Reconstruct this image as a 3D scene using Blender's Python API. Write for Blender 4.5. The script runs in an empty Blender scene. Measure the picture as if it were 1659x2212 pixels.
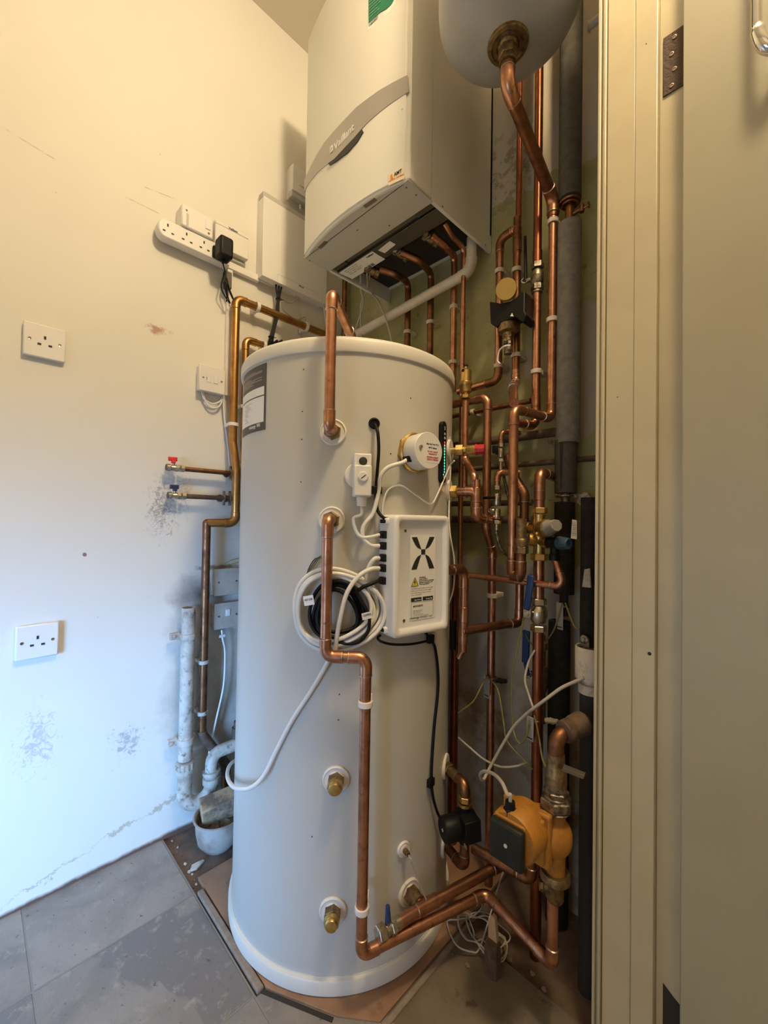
import bpy, bmesh, math, random
from mathutils import Vector, Matrix
random.seed(7)
S = bpy.context.scene
COL = S.collection
R_ = math.radians

# ------------------------------------------------------------------ camera
FPX = 896.0; CX, CY_ = 829.5, 1106.0
YAW, PITCH, ROLL = R_(45.0), R_(0.985), R_(0.925)
CAMP = Vector((0, 0, 1.0))
_f = Vector((-math.sin(YAW)*math.cos(PITCH), math.cos(YAW)*math.cos(PITCH), math.sin(PITCH)))
_r0 = Vector((math.cos(YAW), math.sin(YAW), 0)); _u0 = _r0.cross(_f)
_r = _r0*math.cos(ROLL) + _u0*math.sin(ROLL); _u = -_r0*math.sin(ROLL) + _u0*math.cos(ROLL)
cam = bpy.data.cameras.new('camera'); co = bpy.data.objects.new('camera', cam); COL.objects.link(co)
cam.sensor_fit = 'HORIZONTAL'; cam.sensor_width = 36.0; cam.lens = 36.0*FPX/1659.0
cam.clip_start = 0.02
M = Matrix((_r, _u, -_f)).transposed().to_4x4(); M.translation = CAMP
co.matrix_world = M
S.camera = co

# ------------------------------------------------------------------ light
S.view_settings.view_transform = 'Standard'; S.view_settings.look = 'None'
S.view_settings.gamma = 1.0; S.view_settings.use_curve_mapping = False
S.view_settings.exposure = 0.42
W = bpy.data.worlds.new('world'); S.world = W; W.use_nodes = True
W.node_tree.nodes['Background'].inputs[0].default_value = (1.0, 0.86, 0.66, 1)
W.node_tree.nodes['Background'].inputs[1].default_value = 0.05
def lamp(name, kind, loc, energy, color, **k):
    l = bpy.data.lights.new(name, kind); l.energy = energy; l.color = color
    for a, b in k.items():
        if a != 'target': setattr(l, a, b)
    o = bpy.data.objects.new(name, l); COL.objects.link(o); o.location = loc
    if 'target' in k:
        o.rotation_euler = (Vector(k['target'])-Vector(loc)).to_track_quat('-Z', 'Y').to_euler()
    return o
lamp('ceiling_bulb_light', 'POINT', (0.08, 0.43, 2.66), 44, (1.0, 0.785, 0.49), shadow_soft_size=0.08)
lamp('daylight', 'AREA', (-0.30, -1.32, 0.50), 9.5, (0.22, 0.50, 1.0), shape='RECTANGLE', size=0.80, size_y=1.0, spread=R_(52), target=(-1.39, 0.02, 0.22))
lamp('room_bounce', 'AREA', (0.9, -0.9, 2.5), 1.7, (1.0, 0.85, 0.62), shape='RECTANGLE', size=1.2, size_y=1.2, target=(-0.5, 0.4, 1.0))

# ------------------------------------------------------------------ geometry of the place
XL, YB, ZC = -1.39, 1.13, 2.86          # left wall, back wall, ceiling
CA = Vector((-0.9025, 0.7581, 0)); CR = 0.288
def ray(px, py): return _f + _r*((px-CX)/FPX) - _u*((py-CY_)/FPX)
def pj(P):
    q = Vector(P)-CAMP; d = q.dot(_f); return (CX+FPX*q.dot(_r)/d, CY_-FPX*q.dot(_u)/d)
def Yp(px, py, y): k = ray(px, py); return CAMP + k*(y/k.y)
def B(px, py, off=0.0): return Yp(px, py, YB-off)
def L(px, py, off=0.0): k = ray(px, py); return CAMP + k*((XL+off)/k.x)
def Zp(px, py, z): k = ray(px, py); return CAMP + k*((z-1.0)/k.z)
def D(px, py, d): return CAMP + ray(px, py)*d
def K(px, py, off=0.0):
    k = ray(px, py); a = k.x**2+k.y**2; b = -2*(k.x*CA.x+k.y*CA.y); c = CA.x**2+CA.y**2-(CR+off)**2
    q = b*b-4*a*c
    t = (-b-math.sqrt(q))/(2*a) if q > 0 else -b/(2*a)
    return CAMP + k*t
def V(P, py):                            # straight up or down from P to the height seen at py
    P = Vector(P); z0, z1 = P.z-3, P.z+3
    for _ in range(50):
        zm = (z0+z1)/2
        if pj((P.x, P.y, zm))[1] > py: z0 = zm
        else: z1 = zm
    return Vector((P.x, P.y, zm))
def caz(P): return math.degrees(math.atan2(P.y-CA.y, P.x-CA.x))
def C(az, z, off=0.0):
    a = R_(az); return Vector((CA.x+(CR+off)*math.cos(a), CA.y+(CR+off)*math.sin(a), z))
def cn(P): v = Vector((P.x-CA.x, P.y-CA.y, 0)); return v.normalized()
def path(*pts):
    out = []
    for p in pts:
        if isinstance(p, Vector): out.append(p); continue
        m = p[0]
        if m == 'b': out.append(B(*p[1:]))
        elif m == 'w': out.append(L(*p[1:]))
        elif m == 'k': out.append(K(*p[1:]))
        elif m == 'd': out.append(D(*p[1:]))
        elif m == 'y': out.append(Yp(*p[1:]))
        elif m == 'z': out.append(Zp(p[1], p[2], out[-1].z))
        elif m == 'v': out.append(V(out[-1], p[1]))
    return out

# ------------------------------------------------------------------ materials
def nt(name):
    m = bpy.data.materials.new(name); m.use_nodes = True; t = m.node_tree; b = t.nodes['Principled BSDF']
    return m, t, b
def N(t, typ, **k):
    n = t.nodes.new(typ)
    for a, v in k.items():
        if a == 'i':
            for kk, vv in v.items(): n.inputs[kk].default_value = vv
        else: setattr(n, a, v)
    return n
def mixc(t, fac, a, b, blend='MIX'):
    n = t.nodes.new('ShaderNodeMix'); n.data_type = 'RGBA'; n.blend_type = blend
    for s, v in ((0, fac), (6, a), (7, b)):
        if hasattr(v, 'is_linked') or hasattr(v, 'links'): t.links.new(v, n.inputs[s])
        elif s == 0: n.inputs[0].default_value = v
        else: n.inputs[s].default_value = (*v, 1) if len(v) == 3 else v
    return n.outputs[2]
def noise(t, scale, detail=4, rough=0.6, vec=None, dist=0.0):
    n = N(t, 'ShaderNodeTexNoise', i={'Scale': scale, 'Detail': detail, 'Roughness': rough, 'Distortion': dist})
    if vec is None:
        vec = N(t, 'ShaderNodeTexCoord').outputs['Object']
    t.links.new(vec, n.inputs['Vector']); return n.outputs['Fac']
def ramp(t, fac, a, b, va=0.0, vb=1.0):
    n = t.nodes.new('ShaderNodeMapRange'); n.clamp = True
    t.links.new(fac, n.inputs[0]); n.inputs[1].default_value = a; n.inputs[2].default_value = b
    n.inputs[3].default_value = va; n.inputs[4].default_value = vb
    return n.outputs[0]
def mth(t, op, a, b=None, c=None):
    n = t.nodes.new('ShaderNodeMath'); n.operation = op
    for i, v in enumerate((a, b, c)):
        if v is None: continue
        if isinstance(v, (int, float)): n.inputs[i].default_value = v
        else: t.links.new(v, n.inputs[i])
    return n.outputs[0]
def bump(t, b, h, strength, dist=0.002):
    n = N(t, 'ShaderNodeBump', i={'Strength': strength, 'Distance': dist})
    t.links.new(h, n.inputs['Height']); t.links.new(n.outputs[0], b.inputs['Normal'])
def mat(name, c1, rough=0.5, metal=0.0, c2=None, sc=30, lo=0.4, hi=0.65, bmp=0.0, bsc=200, spec=0.5, c3=None, sc3=8, lo3=0.5, hi3=0.7, r2=None, detail=5):
    m, t, b = nt(name)
    b.inputs['Roughness'].default_value = rough; b.inputs['Metallic'].default_value = metal
    b.inputs['Specular IOR Level'].default_value = spec
    b.inputs['Base Color'].default_value = (*c1, 1)
    m.diffuse_color = (*c1, 1)
    if c2:
        f = ramp(t, noise(t, sc, detail), lo, hi); out = mixc(t, f, c1, c2)
        if c3: out = mixc(t, ramp(t, noise(t, sc3, 6), lo3, hi3), out, c3)
        t.links.new(out, b.inputs['Base Color'])
        if r2 is not None: t.links.new(ramp(t, f, 0, 1, rough, r2), b.inputs['Roughness'])
    if bmp: bump(t, b, noise(t, bsc, 3), bmp)
    return m
MT = {}
MT['copper'] = mat('copper', (0.62, 0.325, 0.21), 0.28, 1.0, (0.38, 0.18, 0.11), 22, 0.40, 0.66, r2=0.42, c3=(0.22, 0.10, 0.06), sc3=60, lo3=0.58, hi3=0.75)
MT['copper_red'] = mat('copper_red', (0.42, 0.15, 0.08), 0.3, 1.0, (0.25, 0.09, 0.05), 18, 0.4, 0.7, r2=0.42)
MT['copper_old'] = mat('copper_old', (0.33, 0.16, 0.08), 0.38, 1.0, (0.17, 0.08, 0.045), 24, 0.4, 0.65, r2=0.6)
MT['copper_gold'] = mat('copper_gold', (0.60, 0.34, 0.12), 0.28, 1.0, (0.36, 0.18, 0.065), 14, 0.4, 0.7, r2=0.42)
MT['copper_dusty'] = mat('copper_dusty', (0.15, 0.095, 0.065), 0.75, 0.2, (0.08, 0.05, 0.035), 40, 0.4, 0.65, bmp=0.3)
MT['solder'] = mat('solder', (0.62, 0.56, 0.50), 0.35, 1.0, (0.42, 0.28, 0.20), 120, 0.4, 0.6)
MT['brass'] = mat('brass', (0.70, 0.50, 0.19), 0.30, 1.0, (0.45, 0.30, 0.11), 60, 0.4, 0.65, r2=0.45)
MT['brass_old'] = mat('brass_old', (0.34, 0.24, 0.12), 0.45, 1.0, (0.17, 0.12, 0.07), 80, 0.4, 0.65, r2=0.65, bmp=0.2)
MT['nickel'] = mat('nickel', (0.62, 0.56, 0.45), 0.26, 1.0, (0.36, 0.31, 0.24), 70, 0.42, 0.7, r2=0.4)
MT['chrome'] = mat('chrome', (0.8, 0.8, 0.8), 0.07, 1.0)
MT['steel_dirty'] = mat('steel_dirty', (0.34, 0.30, 0.24), 0.42, 0.9, (0.13, 0.10, 0.07), 90, 0.42, 0.6, bmp=0.3)
MT['white'] = mat('white', (0.80, 0.78, 0.74), 0.38)
MT['white_gloss'] = mat('white_gloss', (0.82, 0.82, 0.82), 0.25)
MT['tank'] = mat('tank', (0.57, 0.56, 0.51), 0.36, 0.0, (0.555, 0.545, 0.495), 3, bmp=0.02, bsc=260)
MT['lid'] = mat('lid', (0.70, 0.68, 0.61), 0.42)
MT['boiler'] = mat('boiler', (0.76, 0.75, 0.68), 0.34)
MT['boiler_grey'] = mat('boiler_grey', (0.50, 0.49, 0.46), 0.42)
MT['boiler_tray'] = mat('boiler_tray', (0.52, 0.50, 0.45), 0.5)
MT['band'] = mat('band', (0.42, 0.40, 0.37), 0.36, 0.25)
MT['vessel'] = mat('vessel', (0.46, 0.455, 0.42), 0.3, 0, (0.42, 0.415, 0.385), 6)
MT['clip'] = mat('clip', (0.62, 0.55, 0.45), 0.55, 0, (0.45, 0.38, 0.29), 90, 0.5, 0.7)
MT['clip_white'] = mat('clip_white', (0.82, 0.78, 0.74), 0.4)
MT['plastic_dirty'] = mat('plastic_dirty', (0.56, 0.52, 0.45), 0.6, 0, (0.33, 0.28, 0.22), 24, 0.42, 0.7, c3=(0.13, 0.10, 0.07), sc3=45, lo3=0.56, hi3=0.70, bmp=0.1)
MT['pvc'] = mat('pvc', (0.66, 0.62, 0.52), 0.4, 0, (0.54, 0.50, 0.40), 20)
MT['lag'] = mat('lag', (0.095, 0.088, 0.075), 0.85, 0, (0.07, 0.064, 0.052), 60, bmp=0.35, bsc=300, spec=.15)
MT['lag_light'] = mat('lag_light', (0.20, 0.19, 0.165), 0.85, 0, (0.15, 0.14, 0.12), 60, bmp=0.35, bsc=300)
MT['lag_dark'] = mat('lag_dark', (0.030, 0.026, 0.020), 0.85, 0, (0.02, 0.017, 0.013), 60, bmp=0.3, bsc=300, spec=.1)
MT['black'] = mat('black', (0.008, 0.008, 0.008), 0.45, spec=0.22)
MT['black_matt'] = mat('black_matt', (0.010, 0.010, 0.010), 0.7)
MT['dark'] = mat('dark', (0.03, 0.025, 0.02), 0.8)
MT['dark_metal'] = mat('dark_metal', (0.13, 0.12, 0.10), 0.5, 0.6)
MT['steel_plate'] = mat('steel_plate', (0.30, 0.27, 0.22), 0.4, 0.8)
MT['rubber_grey'] = mat('rubber_grey', (0.035, 0.034, 0.030), 0.55)
MT['red'] = mat('red', (0.50, 0.02, 0.03), 0.4)
MT['red_bright'] = mat('red_bright', (0.75, 0.04, 0.03), 0.4)
MT['blue'] = mat('blue', (0.015, 0.045, 0.17), 0.45)
MT['blue_cap'] = mat('blue_cap', (0.035, 0.075, 0.12), 0.55)
MT['blue_dark'] = mat('blue_dark', (0.02, 0.035, 0.09), 0.45)
MT['yellow'] = mat('yellow', (0.44, 0.19, 0.022), 0.5, 0, (0.32, 0.13, 0.02), 20, 0.45, 0.7, c3=(0.20, 0.11, 0.04), sc3=60, lo3=0.60, hi3=0.75, bmp=0.15)
MT['pump_face'] = mat('pump_face', (0.014, 0.017, 0.014), 0.5, 0, (0.024, 0.025, 0.018), 50, spec=0.25)
MT['grey_cap'] = mat('grey_cap', (0.26, 0.24, 0.21), 0.55)
MT['ochre_tape'] = mat('ochre_tape', (0.50, 0.32, 0.08), 0.45, 0.5)
MT['cable_white'] = mat('cable_white', (0.78, 0.77, 0.74), 0.4)
MT['cable_dull'] = mat('cable_dull', (0.46, 0.42, 0.36), 0.5)
MT['cable_green'] = mat('cable_green', (0.17, 0.18, 0.05), 0.5, 0, (0.26, 0.22, 0.06), 60)
MT['frame_paint'] = mat('frame_paint', (0.54, 0.475, 0.32), 0.33, 0, (0.50, 0.435, 0.29), 9, bmp=0.12, bsc=60)
MT['door_paint'] = mat('door_paint', (0.385, 0.355, 0.255), 0.38, 0, (0.365, 0.335, 0.24), 5, bmp=0.05, bsc=60)
MT['plate_old'] = mat('plate_old', (0.50, 0.47, 0.41), 0.5, 0, (0.42, 0.38, 0.32), 20)
MT['hinge'] = mat('hinge', (0.055, 0.028, 0.015), 0.6, 0.3, (0.05, 0.025, 0.015), 90, bmp=0.4)
MT['screw'] = mat('screw', (0.32, 0.25, 0.2), 0.35, 0.9)
MT['label_dark'] = mat('label_dark', (0.065, 0.062, 0.065), 0.45)
MT['label_mid'] = mat('label_mid', (0.33, 0.31, 0.29), 0.5)
MT['paper'] = mat('paper', (0.86, 0.85, 0.80), 0.5)
MT['ink'] = mat('ink', (0.02, 0.02, 0.022), 0.6)
MT['ink_soft'] = mat('ink_soft', (0.30, 0.28, 0.25), 0.6)
MT['ink_red'] = mat('ink_red', (0.55, 0.05, 0.06), 0.6)
MT['green_label'] = mat('green_label', (0.02, 0.20, 0.11), 0.4)
MT['green_pale'] = mat('green_pale', (0.42, 0.62, 0.40), 0.5)
MT['orange'] = mat('orange', (0.75, 0.22, 0.05), 0.5)
MT['cream_label'] = mat('cream_label', (0.82, 0.70, 0.50), 0.5)
MT['warn'] = mat('warn', (0.75, 0.62, 0.06), 0.5)
MT['wood'] = mat('wood', (0.34, 0.20, 0.12), 0.7, 0, (0.26, 0.14, 0.08), 9, c3=(0.16, 0.09, 0.05), sc3=22, lo3=0.58, hi3=0.75, bmp=0.2, bsc=80)
MT['strip'] = mat('strip', (0.30, 0.24, 0.19), 0.6, 0, (0.22, 0.17, 0.13), 40)
MT['rubble'] = mat('rubble', (0.24, 0.17, 0.12), 0.9, 0, (0.12, 0.08, 0.05), 50, bmp=0.8, bsc=120)
MT['block'] = mat('block', (0.42, 0.30, 0.17), 0.9, 0, (0.17, 0.12, 0.085), 25, 0.42, 0.6, bmp=0.9, bsc=90)
MT['bowl'] = mat('bowl', (0.42, 0.38, 0.34), 0.45, 0, (0.20, 0.13, 0.09), 14, 0.5, 0.8)
MT['splinter'] = mat('splinter', (0.50, 0.36, 0.22), 0.8)
MT['foil'] = mat('foil', (0.55, 0.55, 0.54), 0.4, 0.6)
def glow(name, c, s):
    m, t, b = nt(name); b.inputs['Base Color'].default_value = (*c, 1)
    b.inputs['Emission Color'].default_value = (*c, 1); b.inputs['Emission Strength'].default_value = s; return m
MT['led_green'] = glow('led_green', (0.10, 0.85, 0.50), 1.1)
MT['led_red'] = glow('led_red', (1.0, 0.08, 0.08), 1.1)
MT['led_white'] = glow('led_white', (0.9, 0.8, 0.7), 0.6)
MT['sky_pane'] = glow('sky_pane', (0.55, 0.75, 1.0), 1.2)

def pos(t):
    g = N(t, 'ShaderNodeNewGeometry'); s = N(t, 'ShaderNodeSeparateXYZ'); t.links.new(g.outputs['Position'], s.inputs[0])
    return g.outputs['Position'], s.outputs[0], s.outputs[1], s.outputs[2]
def blob(t, P, vec, c, rad, nz, soft=0.35, amp=0.6):       # a stain with a ragged edge round c
    m = N(t, 'ShaderNodeMapping'); t.links.new(vec, m.inputs[0])
    m.inputs['Location'].default_value = tuple(-ci/ri for ci, ri in zip(c, rad)); m.inputs['Scale'].default_value = tuple(1/ri for ri in rad)
    l = N(t, 'ShaderNodeVectorMath', operation='LENGTH'); t.links.new(m.outputs[0], l.inputs[0])
    d = mth(t, 'ADD', l.outputs['Value'], mth(t, 'MULTIPLY', mth(t, 'SUBTRACT', nz, 0.5), amp*4))
    return ramp(t, d, 1.0, 1.0-soft, 0, 1)
def wall_left_mat():
    m, t, b = nt('wall_left_paint'); P, x, y, z = pos(t); b.inputs['Roughness'].default_value = 0.6
    b.inputs['Specular IOR Level'].default_value = 0.3
    n1 = noise(t, 2.2, 3, 0.5, P); col = mixc(t, ramp(t, n1, 0.3, 0.7), (0.75, 0.73, 0.66), (0.79, 0.77, 0.70))
    nf = noise(t, 28, 5, 0.7, P); nh = noise(t, 70, 3, 0.7, P); nm = noise(t, 9, 4, 0.6, P); nq = noise(t, 55, 8, 0.75, P, 1.5)
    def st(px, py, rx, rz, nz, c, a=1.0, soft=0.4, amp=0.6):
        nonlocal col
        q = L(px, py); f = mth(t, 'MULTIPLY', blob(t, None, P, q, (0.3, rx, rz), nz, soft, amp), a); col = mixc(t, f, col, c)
    st(342, 712, .035, .018, nf, (0.38, 0.17, 0.12), .75, .7, 1.0)
    st(372, 1075, .05, .07, nq, (0.26, 0.24, 0.22), .5, 1.0, 1.6)
    st(345, 1105, .03, .055, nq, (0.22, 0.20, 0.18), .6, 1.0, 2.0)
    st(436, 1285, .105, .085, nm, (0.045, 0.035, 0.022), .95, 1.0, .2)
    st(475, 1500, .20, .48, nm, (0.24, 0.20, 0.15), .72, .9, .35)  # brown grime, darkened further to stand in for the tank's shade here
    st(470, 1225, .09, .012, nf, (0.20, 0.13, 0.07), .85, .6, .5)
    st(183, 1198, .006, .007, nh, (0.22, 0.12, 0.09), .9, .4, .3)
    st(275, 1600, .03, .04, nq, (0.30, 0.29, 0.30), .6, .8, 2.2)
    st(80, 1600, .03, .07, nq, (0.36, 0.36, 0.40), .55, 1.0, 2.2)
    # specks
    sp = N(t, 'ShaderNodeTexVoronoi', i={'Scale': 11.0, 'Randomness': 1.0}); t.links.new(P, sp.inputs['Vector'])
    f = mth(t, 'MULTIPLY', ramp(t, sp.outputs['Distance'], 0.035, 0.02), ramp(t, noise(t, 5, 2, .5, P), 0.5, 0.55))
    col = mixc(t, mth(t, 'MULTIPLY', f, 0.75), col, (0.20, 0.16, 0.14))
    # cracked filler line that climbs away from the skirting, and grime at the foot
    line = mth(t, 'ADD', mth(t, 'MULTIPLY', mth(t, 'ADD', y, -0.05), 0.22), mth(t, 'MULTIPLY', mth(t, 'SUBTRACT', noise(t, 9, 9, .78, P), 0.5), 0.13))
    dz = mth(t, 'ABSOLUTE', mth(t, 'SUBTRACT', z, mth(t, 'ADD', line, 0.02)))
    wid = ramp(t, noise(t, 12, 3, .6, P), 0.45, 0.7, 0.0008, 0.0075)
    f = ramp(t, mth(t, 'DIVIDE', dz, wid), 1.2, 0.6); f = mth(t, 'MULTIPLY', f, ramp(t, z, 0.17, 0.12))
    col = mixc(t, mth(t, 'MULTIPLY', f, .8), col, (0.50, 0.43, 0.30))
    f = ramp(t, mth(t, 'ADD', z, mth(t, 'MULTIPLY', nm, -0.028)), 0.0, -0.010)
    col = mixc(t, f, col, (0.16, 0.09, 0.065))
    # straight chase lines scored in the paint
    for (a, c) in (((0, 272), (120, 345)), ((310, 403), (378, 430)), ((270, 425), (345, 462))):
        A, Bq = L(*a), L(*c); sl = (Bq.z-A.z)/(Bq.y-A.y)
        d = mth(t, 'ABSOLUTE', mth(t, 'SUBTRACT', z, mth(t, 'ADD', mth(t, 'MULTIPLY', mth(t, 'SUBTRACT', y, A.y), sl), A.z)))
        f = mth(t, 'MULTIPLY', ramp(t, d, 0.0022, 0.0012), mth(t, 'MULTIPLY', ramp(t, y, A.y, A.y+.005), ramp(t, y, Bq.y, Bq.y-.005)))
        f = mth(t, 'MULTIPLY', f, ramp(t, nf, 0.4, 0.55)); col = mixc(t, mth(t, 'MULTIPLY', f, .5), col, (0.40, 0.33, 0.22))
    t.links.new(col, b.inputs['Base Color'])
    hb = mth(t, 'ADD', noise(t, 5, 3, .5, P), mth(t, 'MULTIPLY', nh, 0.06)); bump(t, b, hb, 0.35, 0.01)
    return m
def wall_back_mat():
    m, t, b = nt('wall_back_paint'); P, x, y, z = pos(t); b.inputs['Roughness'].default_value = 0.75
    b.inputs['Specular IOR Level'].default_value = 0.2
    n1 = noise(t, 7, 5, .65, P); n2 = noise(t, 28, 6, .7, P); n3 = noise(t, 3, 3, .5, P)
    green = mixc(t, ramp(t, n1, .35, .65), (0.32, 0.31, 0.15), (0.42, 0.40, 0.21))
    green = mixc(t, ramp(t, n2, .58, .70), green, (0.46, 0.43, 0.26))
    green = mixc(t, ramp(t, noise(t, 16, 6, .7, P), .62, .68), green, (0.18, 0.14, 0.06))
    white = mixc(t, ramp(t, n1, .3, .7), (0.54, 0.49, 0.40), (0.46, 0.41, 0.33))
    ragged = mth(t, 'MULTIPLY', mth(t, 'SUBTRACT', noise(t, 9, 6, .65, P), .5), .16)
    zt = mth(t, 'ADD', mth(t, 'ADD', z, ragged), mth(t, 'MULTIPLY', x, 0.10))
    top = ramp(t, zt, 1.955-.05, 1.96-.05)                     # above: white plaster
    chip = mth(t, 'MULTIPLY', ramp(t, n2, .52, .54), ramp(t, mth(t, 'ABSOLUTE', mth(t, 'SUBTRACT', z, 2.04)), .20, .08))
    chip = mth(t, 'MULTIPLY', chip, ramp(t, x, -.52, -.56))
    bot = ramp(t, mth(t, 'ADD', z, mth(t, 'MULTIPLY', ragged, .8)), .885, .88)
    lowc = mixc(t, ramp(t, n1, .35, .7), (0.42, 0.40, 0.35), (0.34, 0.32, 0.27))
    rust = mth(t, 'MULTIPLY', ramp(t, noise(t, 5, 6, .7, P), .46, .60), ramp(t, z, .62, .38))
    lowc = mixc(t, rust, lowc, (0.20, 0.12, 0.055))
    patch = blob(t, None, P, B(1256, 800), (.075, .3, .17), n1, .05, .25)
    patch2 = blob(t, None, P, B(1145, 785), (.11, .3, .045), n1, .05, .3)
    col = mixc(t, top, green, white); col = mixc(t, mth(t, 'MULTIPLY', chip, .8), col, (0.30, 0.27, 0.14))
    col = mixc(t, patch, col, (0.40, 0.35, 0.29)); col = mixc(t, patch2, col, (0.42, 0.39, 0.27))
    col = mixc(t, bot, col, lowc)
    t.links.new(col, b.inputs['Base Color']); bump(t, b, mth(t, 'ADD', mth(t, 'MULTIPLY', n2, .5), top), .5, .003)
    return m
def floor_mat():
    m, t, b = nt('floor_tile'); P, x, y, z = pos(t)
    pitch, ox, oy, g = .327, -1.133, .445, .0022
    def grid(c, o):
        q = mth(t, 'FRACT', mth(t, 'DIVIDE', mth(t, 'SUBTRACT', c, o-pitch*20), pitch))
        return mth(t, 'ABSOLUTE', mth(t, 'SUBTRACT', mth(t, 'ABSOLUTE', mth(t, 'SUBTRACT', q, .5)), .5)), mth(t, 'FLOOR', mth(t, 'DIVIDE', mth(t, 'SUBTRACT', c, o-pitch*20), pitch))
    gx, ix = grid(x, ox); gy, iy = grid(y, oy)
    gr = ramp(t, mth(t, 'MINIMUM', gx, gy), .0085, .0055)
    cv = N(t, 'ShaderNodeCombineXYZ'); t.links.new(mth(t, 'ADD', x, mth(t, 'MULTIPLY', ix, 7.3)), cv.inputs[0]); t.links.new(mth(t, 'ADD', y, mth(t, 'MULTIPLY', iy, 5.1)), cv.inputs[1])
    v = cv.outputs[0]
    n1 = noise(t, 5, 7, .62, v, .6); n2 = noise(t, 22, 8, .7, v, .4); n3 = noise(t, 2.5, 4, .6, v, 1.0)
    col = mixc(t, ramp(t, n1, .38, .62), (0.20, 0.185, 0.17), (0.30, 0.275, 0.245))
    col = mixc(t, ramp(t, n3, .535, .55), col, (0.185, 0.175, 0.17))
    col = mixc(t, ramp(t, n2, .55, .66), col, (0.34, 0.305, 0.255))
    col = mixc(t, ramp(t, noise(t, 60, 5, .7, v), .62, .70), col, (0.085, 0.07, 0.06))
    col = mixc(t, gr, col, (0.24, 0.22, 0.19))
    t.links.new(col, b.inputs['Base Color']); b.inputs['Roughness'].default_value = .5
    h = mth(t, 'SUBTRACT', mth(t, 'MULTIPLY', n2, .5), mth(t, 'MULTIPLY', gr, .9)); bump(t, b, h, .6, .004)
    return m
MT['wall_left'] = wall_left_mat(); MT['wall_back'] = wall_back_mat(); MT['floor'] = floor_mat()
MT['ceiling'] = mat('ceiling', (0.78, 0.72, 0.60), 0.7, 0, (0.74, 0.68, 0.56), 3)
MT['plain_wall'] = mat('plain_wall', (0.55, 0.48, 0.36), 0.7)
MT['dirt'] = mat('dirt', (0.17, 0.115, 0.085), .9, 0, (0.10, 0.065, 0.045), 18, bmp=.8, bsc=60)
MT['brown_tile'] = mat('brown_tile', (0.19, 0.155, 0.115), .7, 0, (0.13, 0.10, 0.072), 8, c3=(0.08, 0.05, 0.035), sc3=26, lo3=.6, hi3=.72, bmp=.4, bsc=60)

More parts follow.
